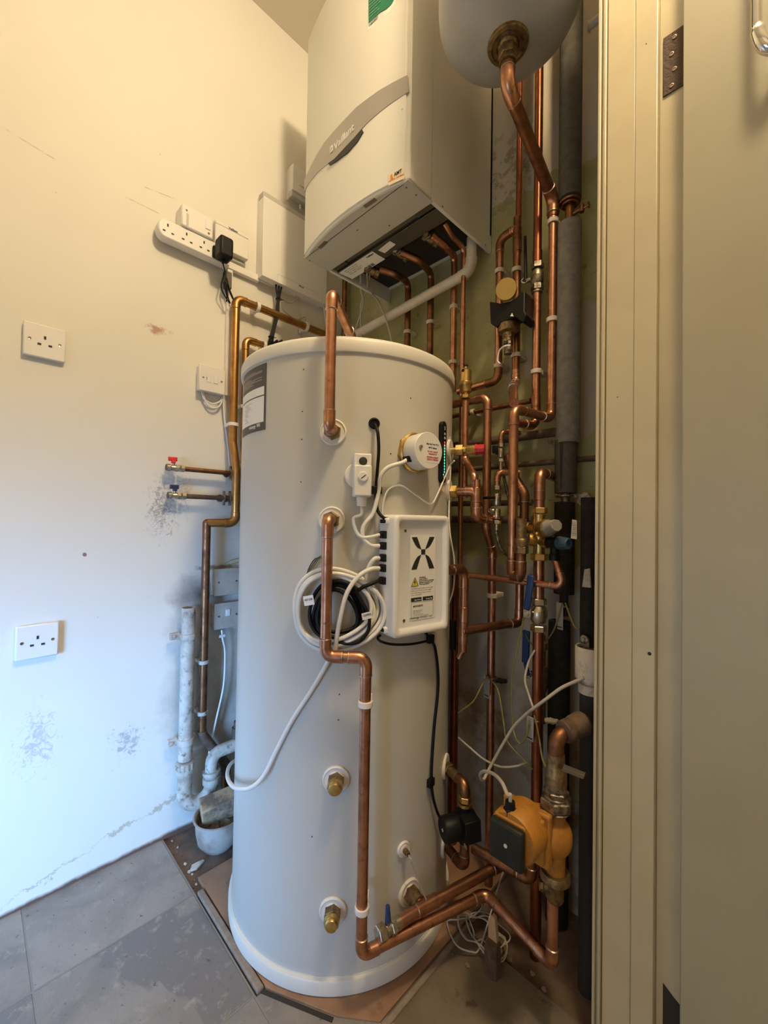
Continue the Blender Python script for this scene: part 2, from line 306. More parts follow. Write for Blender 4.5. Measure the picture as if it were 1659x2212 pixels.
# ------------------------------------------------------------------ mesh builder
def basis(ax):
    ax = Vector(ax).normalized(); h = Vector((0, 0, 1)) if abs(ax.z) < .9 else Vector((1, 0, 0))
    u = h.cross(ax).normalized(); return u, ax.cross(u).normalized(), ax
class MB:
    def __init__(s): s.v = []; s.f = []; s.mi = []; s.cur = 0
    def add(s, vs, fs):
        o = len(s.v); s.v += [tuple(v) for v in vs]; s.f += [[i+o for i in f] for f in fs]; s.mi += [s.cur]*len(fs)
    def box(s, c, d, fr=None, taper=1.0):        # centre, full sizes, frame (u, v, w)
        u, v, w = fr if fr else (Vector((1, 0, 0)), Vector((0, 1, 0)), Vector((0, 0, 1))); c = Vector(c)
        vs = []
        for k in (-1, 1):
            q = taper if k == 1 else 1
            for i, j in ((-1, -1), (1, -1), (1, 1), (-1, 1)): vs.append(c + u*(i*d[0]/2*q) + v*(j*d[1]/2*q) + w*(k*d[2]/2))
        s.add(vs, [(0, 3, 2, 1), (4, 5, 6, 7), (0, 1, 5, 4), (1, 2, 6, 5), (2, 3, 7, 6), (3, 0, 4, 7)]); return s
    def bx(s, x0, x1, y0, y1, z0, z1): return s.box(((x0+x1)/2, (y0+y1)/2, (z0+z1)/2), (x1-x0, y1-y0, z1-z0))
    def lathe(s, prof, o, ax, n=24, cap=True, rot=0.0):
        u, v, w = basis(ax); o = Vector(o); vs = []; fs = []
        for r, h in prof:
            for k in range(n):
                a = 2*math.pi*k/n+rot; vs.append(o + w*h + (u*math.cos(a)+v*math.sin(a))*max(r, 1e-5))
        for i in range(len(prof)-1):
            for k in range(n):
                a, b2 = i*n+k, i*n+(k+1) % n; fs.append((a, b2, b2+n, a+n))
        if cap: fs.append(tuple(range(n))[::-1]); fs.append(tuple(range((len(prof)-1)*n, len(prof)*n)))
        s.add(vs, fs); return s
    def cyl(s, a, b, r, r2=None, n=20):
        a, b = Vector(a), Vector(b); return s.lathe([(r, 0), (r if r2 is None else r2, (b-a).length)], a, b-a, n)
    def hexn(s, c, ax, r, h, rot=0.0):
        c = Vector(c); w = Vector(ax).normalized(); q = .08*r
        return s.lathe([(r*.9, -h/2), (r, -h/2+q), (r, h/2-q), (r*.9, h/2)], c, w, 6, rot=rot)
    def tube(s, pts, r, n=12, cap=True):
        pts = [Vector(p) for p in pts]; m = len(pts)
        rs = r if isinstance(r, (list, tuple)) else [r]*m
        T = []
        for i in range(m):
            a = pts[min(i+1, m-1)]-pts[max(i-1, 0)]; T.append(a.normalized() if a.length > 1e-9 else Vector((0, 0, 1)))
        u, v, w = basis(T[0]); vs = []; fs = []
        for i in range(m):
            if i:
                q = T[i-1].rotation_difference(T[i]); u = (q @ u)
                u = (u - T[i]*u.dot(T[i])).normalized(); v = T[i].cross(u)
            for k in range(n):
                a = 2*math.pi*k/n; vs.append(pts[i] + (u*math.cos(a)+v*math.sin(a))*rs[i])
        for i in range(m-1):
            for k in range(n):
                a, b2 = i*n+k, i*n+(k+1) % n; fs.append((a, b2, b2+n, a+n))
        if cap: fs.append(tuple(range(n))[::-1]); fs.append(tuple(range((m-1)*n, m*n)))
        s.add(vs, fs); return s
    def torus(s, c, ax, R, r, n=32, m=10, a0=0.0, a1=2*math.pi):
        u, v, w = basis(ax); c = Vector(c); full = abs(a1-a0-2*math.pi) < 1e-6
        pts = [c+(u*math.cos(a0+(a1-a0)*i/n)+v*math.sin(a0+(a1-a0)*i/n))*R for i in range(n+1)]
        return s.tube(pts, r, m, cap=not full)
    def sphere(s, c, r, sc=(1, 1, 1), n=20, m=12, fr=None):
        u, v, w = fr if fr else (Vector((1, 0, 0)), Vector((0, 1, 0)), Vector((0, 0, 1))); c = Vector(c); vs = []; fs = []
        for i in range(m+1):
            ph = math.pi*i/m
            for k in range(n):
                th = 2*math.pi*k/n
                vs.append(c+u*(r*sc[0]*math.sin(ph)*math.cos(th))+v*(r*sc[1]*math.sin(ph)*math.sin(th))+w*(r*sc[2]*math.cos(ph)))
        for i in range(m):
            for k in range(n):
                a, b2 = i*n+k, i*n+(k+1) % n; fs.append((a, b2, b2+n, a+n))
        s.add(vs, fs); return s
    def prism(s, poly, o, u, v, w, th):          # polygon (u, v) extruded by th along w
        o = Vector(o); n = len(poly); A = [o+u*a+v*b for a, b in poly]; Bq = [p+w*th for p in A]
        s.add(A+Bq, [tuple(range(n))[::-1], tuple(range(n, 2*n))]+[(i, (i+1) % n, (i+1) % n+n, i+n) for i in range(n)]); return s
    def slab(s, pts, n, th):                     # 3-D outline given thickness th along n
        n = Vector(n).normalized(); m = len(pts); A = [Vector(p) for p in pts]; Bq = [p+n*th for p in A]
        s.add(A+Bq, [tuple(range(m))[::-1], tuple(range(m, 2*m))]+[(i, (i+1) % m, (i+1) % m+m, i+m) for i in range(m)]); return s
    def cpatch(s, a0, a1, z0, z1, off, th=.0006, n=None):   # curved plate on the cylinder
        n = n or max(2, int(abs(a1-a0)/3)); vs = []; fs = []
        for i in range(n+1):
            a = a0+(a1-a0)*i/n
            vs += [C(a, z0, off), C(a, z1, off), C(a, z1, off+th), C(a, z0, off+th)]
        for i in range(n):
            b = i*4
            for k in range(4): fs.append((b+k, b+(k+1) % 4, b+4+(k+1) % 4, b+4+k))
        fs += [(0, 1, 2, 3), (n*4+3, n*4+2, n*4+1, n*4)]
        s.add(vs, fs); return s
    def build(s, name, mats, parent=None, bevel=0.0, smooth=True, ang=38, seg=2):
        me = bpy.data.meshes.new(name); me.from_pydata(s.v, [], s.f)
        if not isinstance(mats, (list, tuple)): mats = [mats]
        for q in mats: me.materials.append(MT[q])
        for p, i in zip(me.polygons, s.mi): p.material_index = i
        bm = bmesh.new(); bm.from_mesh(me)
        bmesh.ops.recalc_face_normals(bm, faces=bm.faces)
        for f in bm.faces: f.smooth = smooth
        for e in bm.edges:
            if len(e.link_faces) == 2 and e.calc_face_angle(0) > R_(ang): e.smooth = False
        bm.to_mesh(me); bm.free()
        o = bpy.data.objects.new(name, me); COL.objects.link(o)
        if parent is not None:
            o.parent = parent
            pw = parent.get('_w'); o.matrix_parent_inverse = Matrix.Translation(-Vector(parent['_w'])) if pw is not None else Matrix()
            o['_w'] = list(parent['_w']) if pw is not None else [0, 0, 0]
            if parent.type == 'MESH': o.matrix_parent_inverse = Matrix()
        else: o['_w'] = [0, 0, 0]
        if bevel:
            b = o.modifiers.new('bevel', 'BEVEL'); b.width = bevel; b.segments = seg; b.limit_method = 'ANGLE'; b.angle_limit = R_(40)
            b.harden_normals = False
        return o
def tag(o, label=None, cat=None, group=None, kind=None):
    if label: o['label'] = label
    if cat: o['category'] = cat
    if group: o['group'] = group
    if kind: o['kind'] = kind
    return o
def thing(name, label, cat, loc, group=None):
    o = bpy.data.objects.new(name, None); COL.objects.link(o); o.location = Vector(loc); o['_w'] = list(Vector(loc)); o.empty_display_size = .05
    return tag(o, label, cat, group)
def struct(mb, name, mats, parent=None, **k):
    o = mb.build(name, mats, parent, **k)
    if parent is None: o['kind'] = 'structure'
    return o

def arc3(a, c, b, R, n=8):
    d1 = (a-c).normalized(); d2 = (b-c).normalized(); ang = d1.angle(d2)
    if ang > math.pi-0.05: return [c]
    tl = min(R/math.tan(ang/2), (a-c).length*.49, (b-c).length*.49); Rr = tl*math.tan(ang/2)
    bis = (d1+d2).normalized(); cen = c+bis*(Rr/math.sin(ang/2)); p0 = c+d1*tl-cen; p1 = c+d2*tl-cen
    q = p0.angle(p1) or 1e-6
    return [cen+(p0*math.sin(q*(1-i/n))+p1*math.sin(q*i/n))/math.sin(q) for i in range(n+1)]
def fillet(pts, R, n=8):
    pts = [Vector(p) for p in pts]; out = [pts[0]]
    for i in range(1, len(pts)-1): out += arc3(pts[i-1], pts[i], pts[i+1], R, n)
    return out+[pts[-1]]
def spline(pts, n=10):
    P = [Vector(p) for p in pts]; P = [P[0]*2-P[1]]+P+[P[-1]*2-P[-2]]; out = []
    for i in range(1, len(P)-2):
        for k in range(n):
            t = k/n; a, b, c, d = P[i-1:i+3]
            out.append(.5*((2*b)+(c-a)*t+(2*a-5*b+4*c-d)*t*t+(3*b-a-3*c+d)*t**3))
    return out+[P[-2]]
def clip(mb, p, ax, wall, r, reach=.03, h=.012):    # plastic saddle clip round a pipe, foot towards the wall
    u = Vector(ax).normalized(); w = Vector(wall).normalized(); v = u.cross(w).normalized(); p = Vector(p)
    mb.lathe([(r*1.03, -h/2), (r*1.32, -h/2), (r*1.32, h/2), (r*1.03, h/2), (r*1.03, -h/2)], p, u, 20, cap=False)
    mb.box(p+w*(r*1.1+reach/2), (r*2.2, h*.95, reach), (v, u, w))
def pipe(label, pts, r, m='copper', cat='pipe', name='copper_pipe', R=None, elbows=None, clips=(), cm='clip', wall=(0, 1, 0), em=None, group=None, reach=.03, joints=(), collar='solder', els=1.0):
    """elbows: indices of corners that are soldered fittings (None = all); clips: (segment, fraction)."""
    pts = [Vector(p) for p in pts]; R = R or r*2.1
    if elbows is None: elbows = range(1, len(pts)-1)
    full = fillet(pts, R); rt = thing(name, label, cat, pts[0], group)
    MB().tube(full, r, 16).build('tube', m, rt)
    for i in elbows:
        a, c, b = pts[i-1], pts[i], pts[i+1]; d1 = (a-c).normalized(); d2 = (b-c).normalized()
        ext = (R/math.tan(max(d1.angle(d2), .3)/2))*1.0+r*1.5*els
        ext1 = min(ext, (a-c).length*.95); ext2 = min(ext, (b-c).length*.95)
        e = [c+d1*ext1]+arc3(a, c, b, R)+[c+d2*ext2]
        q = MB(); q.tube(e, r*1.12, 16); ob = q.build('elbow', em or m, rt)
        q = MB()
        for dd, ee in ((d1, ext1), (d2, ext2)):
            q.lathe([(r*1.0, -.001), (r*1.17, -.0006), (r*1.17, .0012), (r*1.0, .0022)], c+dd*ee, dd, 16)
        q.build('solder_ring', collar, ob)
    for s_, fr in joints:
        a, b = pts[s_], pts[s_+1]; p = a.lerp(b, fr); d = (b-a).normalized(); q = MB()
        q.lathe([(r*1.0, -r*1.7), (r*1.13, -r*1.6), (r*1.13, r*1.6), (r*1.0, r*1.7)], p, d, 16); q.build('coupling', em or m, rt)
    for cl in clips:
        a, b = pts[cl[0]], pts[cl[0]+1]; q = MB(); clip(q, a.lerp(b, cl[1]), b-a, wall if len(cl) < 3 else cl[2], r, reach); q.build('clip', cm, rt, bevel=.0012)
    return rt
def cable(label, pts, r, m='cable_white', name='cable', cat='cable', n=10, group=None, straight=False):
    o = MB().tube(pts if straight else spline(pts, n), r, 10).build(name, m); return tag(o, label, cat, group)
def text(parent, s, A, Bv, up, h, m, off=.0006, name='lettering', align=True, bold=0.0):
    """lettering written from A towards Bv (fits that width), height h, lifted off the surface."""
    cu = bpy.data.curves.new(name, 'FONT'); cu.body = s; cu.extrude = 0.0; cu.offset = bold
    tmp = bpy.data.objects.new(name, cu); COL.objects.link(tmp)
    me = bpy.data.meshes.new_from_object(tmp.evaluated_get(bpy.context.evaluated_depsgraph_get()))
    bpy.data.objects.remove(tmp); bpy.data.curves.remove(cu)
    if not me.vertices: return None
    xs = [v.co.x for v in me.vertices]; ys = [v.co.y for v in me.vertices]
    x0, x1, y0, y1 = min(xs), max(xs), min(ys), max(ys)
    A, Bv = Vector(A), Vector(Bv); u = (Bv-A).normalized(); up = Vector(up); v = (up-u*up.dot(u)).normalized(); w = u.cross(v)
    sx = (Bv-A).length/(x1-x0); sy = h/(y1-y0)
    mb = MB(); vs = [A+u*((q.co.x-x0)*sx)+v*((q.co.y-y0)*sy)+w*off for q in me.vertices]; n = len(vs)
    mb.add(vs, [tuple(p.vertices) for p in me.polygons])
    bpy.data.meshes.remove(me)
    o = mb.build(name, m, parent, smooth=False); 
    sol = o.modifiers.new('thick', 'SOLIDIFY'); sol.thickness = .0004; sol.offset = 1
    return o

# ================================================================== THE SETTING
X, Y, Z = Vector((1, 0, 0)), Vector((0, 1, 0)), Vector((0, 0, 1))
q = MB(); q.bx(XL-.1, 2.5, -1.5, .447, -.1, 0); q.bx(-.80, 2.5, .447, .62, -.1, 0)
q.cur = 1; q.bx(-.80, 2.5, .62, .885, -.1, 0)
q.cur = 2; q.bx(XL-.1, -.80, .447, YB+.1, -.1, -.008); q.bx(-.80, 2.5, .885, YB+.1, -.1, -.012)
struct(q, 'floor', ['floor', 'brown_tile', 'dirt'], smooth=False)
q = MB(); q.bx(XL-.1, 2.5, -1.5, YB+.1, ZC, ZC+.1); struct(q, 'ceiling', 'ceiling', smooth=False)
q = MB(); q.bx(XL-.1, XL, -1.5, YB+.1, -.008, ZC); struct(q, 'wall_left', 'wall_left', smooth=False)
q = MB(); q.bx(XL, -.14, YB, YB+.1, -.012, ZC); struct(q, 'wall_back', 'wall_back', smooth=False)
q = MB(); q.bx(-.262, -.145, .875, YB, -.012, ZC); q.bx(-.145, 2.5, .885, YB, -.012, ZC); struct(q, 'wall_right', 'plain_wall', smooth=False)
q = MB(); q.bx(XL, -.65, -1.5, -1.4, 0, ZC); q.bx(.25, 2.5, -1.5, -1.4, 0, ZC); q.bx(-.65, .25, -1.5, -1.4, 1.20, ZC); struct(q, 'wall_rear', 'plain_wall', smooth=False)
q = MB(); q.bx(2.5, 2.6, -1.4, .885, 0, ZC); struct(q, 'wall_hall', 'plain_wall', smooth=False)
q = MB(); q.bx(-.65, .25, -1.46, -1.45, 0.0, 1.20); w1 = struct(q, 'window_1', 'sky_pane', smooth=False)
q = MB(); q.bx(-.65, -.61, -1.45, -1.41, 0, 1.2); q.bx(.21, .25, -1.45, -1.41, 0, 1.2); q.bx(-.61, .21, -1.45, -1.41, 1.16, 1.2); q.bx(-.61, .21, -1.45, -1.41, 0, .05)
q.build('window_frame', 'white', w1)
# door frame at the right hand side of the cupboard
q = MB(); q.bx(-.2765, -.2705, .848, .87, 0, 2.3); q.bx(-.2705, -.2665, .852, .87, 0, 2.3); q.bx(-.2665, -.2605, .846, .87, 0, 2.3)
q.bx(-.2595, -.2120, .850, .88, 0, 2.3); q.bx(-.2120, -.1765, .8475, .88, 0, 2.3)
t1_ = struct(q, 'trim_1', 'frame_paint', bevel=.0015)
for a_, b_ in ((1403, 1412), (1334, 858), (1396, 95)):
    p_ = Yp(a_, b_, .8475 if a_ > 1368 else .850); q = MB(); q.lathe([(.0034 if a_ == 1403 else .0012, -.001), (.0030 if a_ == 1403 else .001, .0004)], p_, (0, -1, 0), 9); q.build('paint_chip', 'dark', t1_)
q = MB(); q.bx(-.1765, -.115, .862, .884, 0, 2.3); tr2 = struct(q, 'trim_2', 'frame_paint', bevel=.001)
za = Yp(1425, 2118, .862).z
q = MB(); q.slab([(-.1655, .861, .0), (-.12, .861, 0), (-.12, .861, za-.03), (-.134, .861, za-.022), (-.15, .861, za-.012), (-.1655, .861, za)], (0, 1, 0), .002); q.build('bare_patch', 'dark', tr2)
xd = Yp(1472, 1100, .823).x
q = MB(); q.bx(xd, .62, .823, .858, .008, 1.98); q.bx(xd+.0005, .62, .8235, .858, 1.98, 2.28); dr = struct(q, 'door_1', 'door_paint', bevel=.002)
hq = [Yp(1433, 85, .8615), Yp(1471, 56, .8615), Yp(1471, 188, .8615), Yp(1433, 211, .8615)]
zt, zb = hq[0].z, hq[3].z; x0, x1 = hq[0].x, xd+.01
q = MB(); q.bx(x0, x1, .8595, .8615, zb, zt); hg = q.build('hinge', 'hinge', dr, bevel=.0006)
for i, (a, bb) in enumerate(((1457, 80), (1451, 117), (1457, 149), (1451, 185))):
    p = Yp(a, bb, .8595); q = MB(); q.lathe([(.0036, 0), (.0036, .0008), (.0024, .0010), (.0020, .0003), (.0008, .0003)], p, (0, -1, 0), 16)
    q.build('screw', 'screw', hg)
# chrome pull handle fixed to the door face
p0 = Yp(1634, -60, .79); p1 = Yp(1634, 60, .79); p2 = Yp(1652, 106, .79)
zl = p2.z
q = MB(); q.tube(spline([Vector((p1.x, .79, zl+.30)), Vector((p1.x, .79, zl+.08)), Vector((p1.x+.001, .79, zl+.035)), Vector((p1.x+.008, .792, zl+.008)), Vector((p1.x+.022, .803, zl-.001)), Vector((p1.x+.03, .824, zl))], 8), [.0065]*16+[.0085]*25, 16)
q.build('door_handle', 'chrome', dr)
# floor edging strips
q = MB(); q.bx(-1.128, -.803, .4505, .4665, -.01, .006); struct(q, 'trim_3', 'strip', bevel=.003)
q = MB(); q.bx(-.583, -.571, .58, .90, -.01, .006); struct(q, 'trim_4', 'strip', bevel=.003)
q = MB(); q.slab([(-.800, .4565, -.002), (-.655, .532, -.002), (-.659, .540, -.002), (-.803, .4645, -.002)], Z, .0032); struct(q, 'trim_5', 'dark')
# plywood base board
q = MB(); q.slab([(-1.173, .4705, -.007), (-.80, .4685, -.007), (-.655, .545, -.007), (-.588, .60, -.007), (-.588, 1.125, -.007), (-1.173, 1.125, -.007)], Z, .011)
o = q.build('base_board', 'wood', bevel=.001); tag(o, 'brown timber base board laid on the floor under the white cylinder', 'board')

# ================================================================== CYLINDER
cyl = thing('hot_water_cylinder', 'tall white unvented hot water cylinder standing on the brown base board', 'water tank', (CA.x, CA.y, .004))
q = MB(); q.lathe([(CR, 0.0), (CR, 1.353)], (CA.x, CA.y, .010), Z, 128); q.build('body', 'tank', cyl)
q = MB(); q.lathe([(.285, .0), (.2935, .0), (.2965, .003), (.2965, .029), (.2945, .032), (.2895, .0335), (.2895, .0358), (.286, .0358)], (CA.x, CA.y, .004), Z, 128); q.build('base_ring', 'lid', cyl)
q = MB(); q.lathe([(.286, 0), (.2885, 0), (.2925, .002), (.2935, .006), (.2935, .026), (.2905, .033), (.283, .0375), (.25, .040), (.0, .044)], (CA.x, CA.y, 1.357), Z, 128); q.build('lid', 'lid', cyl)
def port(px, py, r=.0285, nut=True, proj=.012):
    P = K(px, py, 0); n = cn(P); z = P.z
    q = MB(); q.lathe([(r, -.006), (r, .003), (r*.93, .0052), (r*.90, .0052), (r*.88, .0036), (r*.62, .0036), (r*.6, .0062), (r*.3, .0062)], P, n, 40)
    f = q.build('port_collar', 'clip_white', cyl)
    if nut:
        q = MB(); q.hexn(P+n*.013, n, .0185, .018, rot=.4); q.cyl(P+n*.02, P+n*.03, .0138); q.build('nut', 'brass_old', f)
    return P, n
# information plate, wrapped round the left of the body
zt, zb = K(575, 784).z, K(573, 928).z; za, zb2 = K(575, 833).z, K(575, 851).z; zc, zd = K(574, 854).z, K(574, 910).z
a1 = caz(K(575, 850)); a0 = a1-27
q = MB(); q.cpatch(a0, a1, zb, zt, .0006); lb = q.build('label_plate', 'label_dark', cyl)
q = MB(); q.cpatch(a0, a1-1.2, zb2, za, .0012, .0003); q.cpatch(a0, a1-1.2, zd, zc, .0012, .0003); q.build('label_paper', 'paper', lb)
q = MB()
for i in range(11):
    z = zt-.012-(zt-za-.02)*i/11
    if i in (3,): continue
    q.cpatch(a0, a1-(3 if i in (1, 2, 6, 8) else 9+(i*5) % 7), z-.0011, z+.0005, .0012, .0003)
q.build('small_print', 'label_mid', lb)
q = MB()
for i in range(13):
    z = zc-.008-i*(zc-zd-.014)/13; q.cpatch(a0+6+(i % 3), a1-(12 if i < 6 else 15)-(i*3) % 4, z-.0008, z, .0016, .0002)
q.build('small_print', 'ink_soft', lb)
text(lb, 'mixergy', C(a1-14, zb+.006, .0018), C(a1-7.2, zb+.006, .0022), Z, .010, 'paper', name='maker_name')
text(lb, 'WRAS', C(a1-6.6, zb+.009, .0014), C(a1-3.6, zb+.009, .0016), Z, .008, 'paper', name='approval_mark')
# rivets
for i, (a, b) in enumerate(((656, 798), (653, 889), (652, 949), (650, 1041), (733, 1500), (731, 1555), (674, 1807), (844, 980), (887, 860))):
    P = K(a, b); q = MB(); q.lathe([(.0016, -.001), (.0016, .0006), (.001, .0009)], P, cn(P), 10); q.build('rivet', 'dark_metal', cyl)
PA, nA = port(720, 934); PB, nB = port(717, 1123)
for (a, b) in ((726, 1683), (719, 1966)):
    P, n = port(a, b); q = MB(); q.cyl(P+n*.024, P+n*.032, .0165, .015); q.lathe([(.0125, 0), (.0135, .002), (.0138, .008), (.0118, .0115), (.006, .0125)], P+n*.026, n, 24)
    q.build('blanking_plug', 'brass', cyl)
P7, n7 = port(883, 1926, nut=False)
P8, n8 = port(871, 1833, r=.0165, nut=False)
q = MB(); q.cyl(P8, P8+n8*.014, .0058); q.cyl(P8+n8*.014, P8+n8*.02, .0045); q.build('sensor_gland', 'brass_old', cyl)
pr = C(31, K(955, 976).z, 0)
# ports that look to the right of the tank
def sideport(px, py, az):
    z = V(C(az, 1.0, 0), py).z; P = C(az, z, 0); n = cn(P)
    q = MB(); q.lathe([(.030, -.006), (.030, .003), (.028, .0052), (.02, .0052)], P, n, 40); f = q.build('port_collar', 'clip_white', cyl); return P, n
PC, nC = sideport(978, 974, 24); PD, nD = sideport(974, 1062, 24); PE, nE = sideport(962, 1655, 24); PF, nF = sideport(957, 1822, 24)
# white pipe running up the back of the top, the small white block on the lid
q = MB(); P = Vector((-1.03, .93, 1.405)); q.box(P, (.022, .022, .022)); q.build('wiring_block', 'clip_white', cyl, bevel=.002)
# immersion heater cover
P = K(895, 979); n = cn(P); ax = (n+Vector((0, 0, 0))).normalized()
im = thing('immersion_heater', 'round white immersion heater cover with brass ring and red warning text', 'heater', P)
q = MB(); q.lathe([(.047, -.004), (.047, .004), (.044, .006), (.038, .006)], P, ax, 8, rot=.2); q.lathe([(.043, .004), (.0455, .006), (.043, .010), (.039, .010)], P, ax, 40); q.build('brass_ring', 'brass', im)
HL = .048
q = MB(); q.lathe([(.039, .008), (.0402, .010), (.0402, HL), (.039, HL+.001), (.0, HL+.001)], P, ax, 56); cv = q.build('cover', 'white', im)
FC = P+ax*(HL+.001); tR = Z.cross(ax).normalized()
q = MB(); q.lathe([(.0042, 0), (.0042, .002), (.0032, .0034), (.0, .0036)], FC-tR*.024+Z*.006, ax, 16); q.build('screw', 'nickel', im)
q = MB(); q.box(FC+tR*.011-Z*.003, (.041, .046, .0006), (tR, Z, ax)); st = q.build('sticker', 'white_gloss', im)
for i, (s, w, m_) in enumerate((('Max Op Trip 72°C,', .036, 'ink'), ('80°C Safety', .024, 'ink'), ('DO NOT ADJUST', .030, 'ink_red'), ('THERMOSTAT', .025, 'ink_red'), ('FOR REPLACEMENT', .034, 'ink_red'), ('CONTACT MIXERGY', .034, 'ink_red'))):
    zz = (.014, .006, -.002, -.007, -.014, -.019)[i]; c = FC+tR*.011+Z*(zz-.002)
    text(st, s, c-tR*w/2, c+tR*w/2, Z, .0045 if i < 2 else .0036, m_, off=.0008, bold=.012)
tl = -tR*.036-Z*.020; pp = P+ax*.02+tl*.97
q = MB(); q.box(pp, (.014, .012, .02), (tR, Z, ax)); q.build('cable_notch', 'black', im, bevel=.001)
IMC = pp
# thermostat
T0 = K(779, 1030); nT = cn(T0); tT = Z.cross(nT).normalized()
zt, zb = K(779, 985).z, K(779, 1075).z; zc = (zt+zb)/2; Tc = Vector((T0.x, T0.y, zc))
th = thing('cylinder_thermostat', 'small white box thermostat with grey dial on the front of the cylinder', 'thermostat', Tc)
q = MB(); q.lathe([(.028, -.006), (.028, .003), (.026, .0052), (.01, .0052)], Tc-tT*.006+Z*.002, nT, 40); q.build('port_collar', 'clip_white', th)
hh = zt-zb
q = MB(); q.box(Tc+nT*.020, (.036, hh, .034), (tT, Z, nT)); q.box(Tc+nT*.038-Z*.012, (.036, hh-.026, .012), (tT, Z, nT)); cs = q.build('case', 'white', th, bevel=.0025)
q = MB(); q.lathe([(.0085, 0), (.0085, .002), (.0075, .0024)], Tc+nT*.037+Z*(hh/2-.016), nT, 28); q.build('dial', 'rubber_grey', th)
q = MB(); q.lathe([(.0105, 0), (.0105, .003), (.0095, .004), (.004, .004)], Tc+nT*.044-Z*.004, nT, 8); q.build('screw_cover', 'clip_white', th)
q = MB(); q.box(Tc+nT*.0486-Z*.004, (.012, .0012, .0008), (tT*.8+Z*.6, Z*.8-tT*.6, nT)); q.build('screw_slot', 'ink', th)
q = MB(); q.cyl(Tc+nT*.026-Z*(hh/2), Tc+nT*.026-Z*(hh/2+.016), .0115, .010, 12); q.cyl(Tc+nT*.026-Z*(hh/2+.016), Tc+nT*.026-Z*(hh/2+.019), .0095); q.build('cable_gland', 'white', th)
THC = Tc+nT*.026-Z*(hh/2+.016)
# LED gauge
ztp, zbt = K(955, 912).z, K(953, 1044).z; azg = caz(K(952, 976)); Pg = C(azg, (ztp+zbt)/2, 0); nG = cn(Pg); tG = Z.cross(nG).normalized()
gz = thing('led_gauge', 'slim black charge gauge with a column of green lights on the tank', 'gauge', Pg)
hG = ztp-zbt; wG = .0125
poly = [(math.cos(R_(a))*wG, hG/2-wG+math.sin(R_(a))*wG) for a in range(0, 181, 15)]+[(math.cos(R_(a))*wG, -hG/2+wG+math.sin(R_(a))*wG) for a in range(180, 361, 15)]
q = MB(); q.prism(poly, Pg-nG*.001, tG, Z, nG, .011); q.build('case', 'black', gz, bevel=.0015)
for i in range(11):
    z = hG/2-.052-i*.0072; m_ = 'led_red' if i < 1 else ('led_white' if i == 1 else 'led_green')
    q = MB(); q.sphere(Pg+nG*.0101+Z*z+tG*.001, .0023, (1, 1.25, .3), 12, 8, (tG, Z, nG)); q.build('led', m_, gz)
q = MB(); q.sphere(Pg+nG*.0101+Z*(-hG/2+.020)-tG*.0035, .0018, (1, 1.3, .3), 10, 6, (tG, Z, nG)); q.build('led', 'led_green', gz)
for z in (hG/2-.031, hG/2-.041, -hG/2+.0135):
    q = MB(); q.torus(Pg+nG*.0101+Z*z+tG*.001, nG, .0026, .0008, 20, 6); q.build('symbol', 'white', gz)
q = MB()
for sg in (1, -1):
    q.box(Pg+nG*.0102+Z*(hG/2-.017)+tG*.001, (.0011, .010, .0004), ((tG*.88+Z*.47*sg), (Z*.88-tG*.47*sg), nG))
q.build('symbol', 'white', gz)
# black grommet with temperature probe lead
P = K(808, 915); n = cn(P)
gr = thing('cable_grommet', 'round black rubber grommet high on the front of the cylinder', 'grommet', P)
q = MB(); q.lathe([(.0125, 0), (.0125, .003), (.009, .006), (.007, .0035), (.0, .0035)], P, n, 28); q.build('flange', 'black', gr)
# ------------------------------------------------------------------ controller
azc = -10.0; zt, zb = K(905, 1112).z, K(900, 1374).z
zt = V(C(azc, 1, .045), 1113).z; zb = V(C(azc, 1, .045), 1371).z
nc = cn(C(azc, 1, 0)); tc = Z.cross(nc).normalized(); H = zt-zb; WC = .079; dC = .043; cc = C(azc, (zt+zb)/2, 0)
ct = thing('controller_box', 'white plastic control box with black X logo on the front of the cylinder', 'controller', cc)
def rrect(w, h, r, n=5):
    o_ = []
    for sx, sy, a0 in ((1, 1, 0), (-1, 1, 90), (-1, -1, 180), (1, -1, 270)):
        for i in range(n+1):
            a = R_(a0+90*i/n); o_.append((sx*(w-r)+r*math.cos(a), sy*(h-r)+r*math.sin(a)))
    return o_
q = MB(); n_ = 24
rings = [(WC, H/2, .012, -.016), (WC, H/2, .012, dC-.006), (WC-.002, H/2-.002, .011, dC-.0015), (WC-.006, H/2-.006, .010, dC), (WC-.011, H/2-.012, .009, dC), (WC-.015, H/2-.017, .008, dC-.006), (WC-.017, H/2-.02, .007, dC-.0075)]
vs = []
for w_, h_, r_, d_ in rings: vs += [cc+tc*a+Z*b+nc*d_ for a, b in rrect(w_, h_, r_)]
fs = [(i*n_+k, i*n_+(k+1) % n_, (i+1)*n_+(k+1) % n_, (i+1)*n_+k) for i in range(len(rings)-1) for k in range(n_)]
fs += [tuple(range(n_))[::-1], tuple(range((len(rings)-1)*n_, len(rings)*n_))]
q.add(vs, fs); q.build('case', 'white_gloss', ct, ang=50)
FZ = dC-.0072
def cf(a, b, d=0.0): return cc+tc*a+Z*b+nc*(FZ+d)       # point on the recessed face
for b in (H/2-.034, -H/2+.034):
    q = MB(); q.lathe([(.0032, 0), (.0032, .0008), (.002, .0005)], cf(-.046, b), nc, 16); q.build('screw', 'dark_metal', ct)
LW, LT, LB = .036, .086, -.098; lx = .004
q = MB(); q.prism([(a+lx, b+(LT+LB)/2) for a, b in rrect(LW, (LT-LB)/2, .004)], cc+nc*FZ, tc, Z, nc, .0006); lab = q.build('label', 'paper', ct)
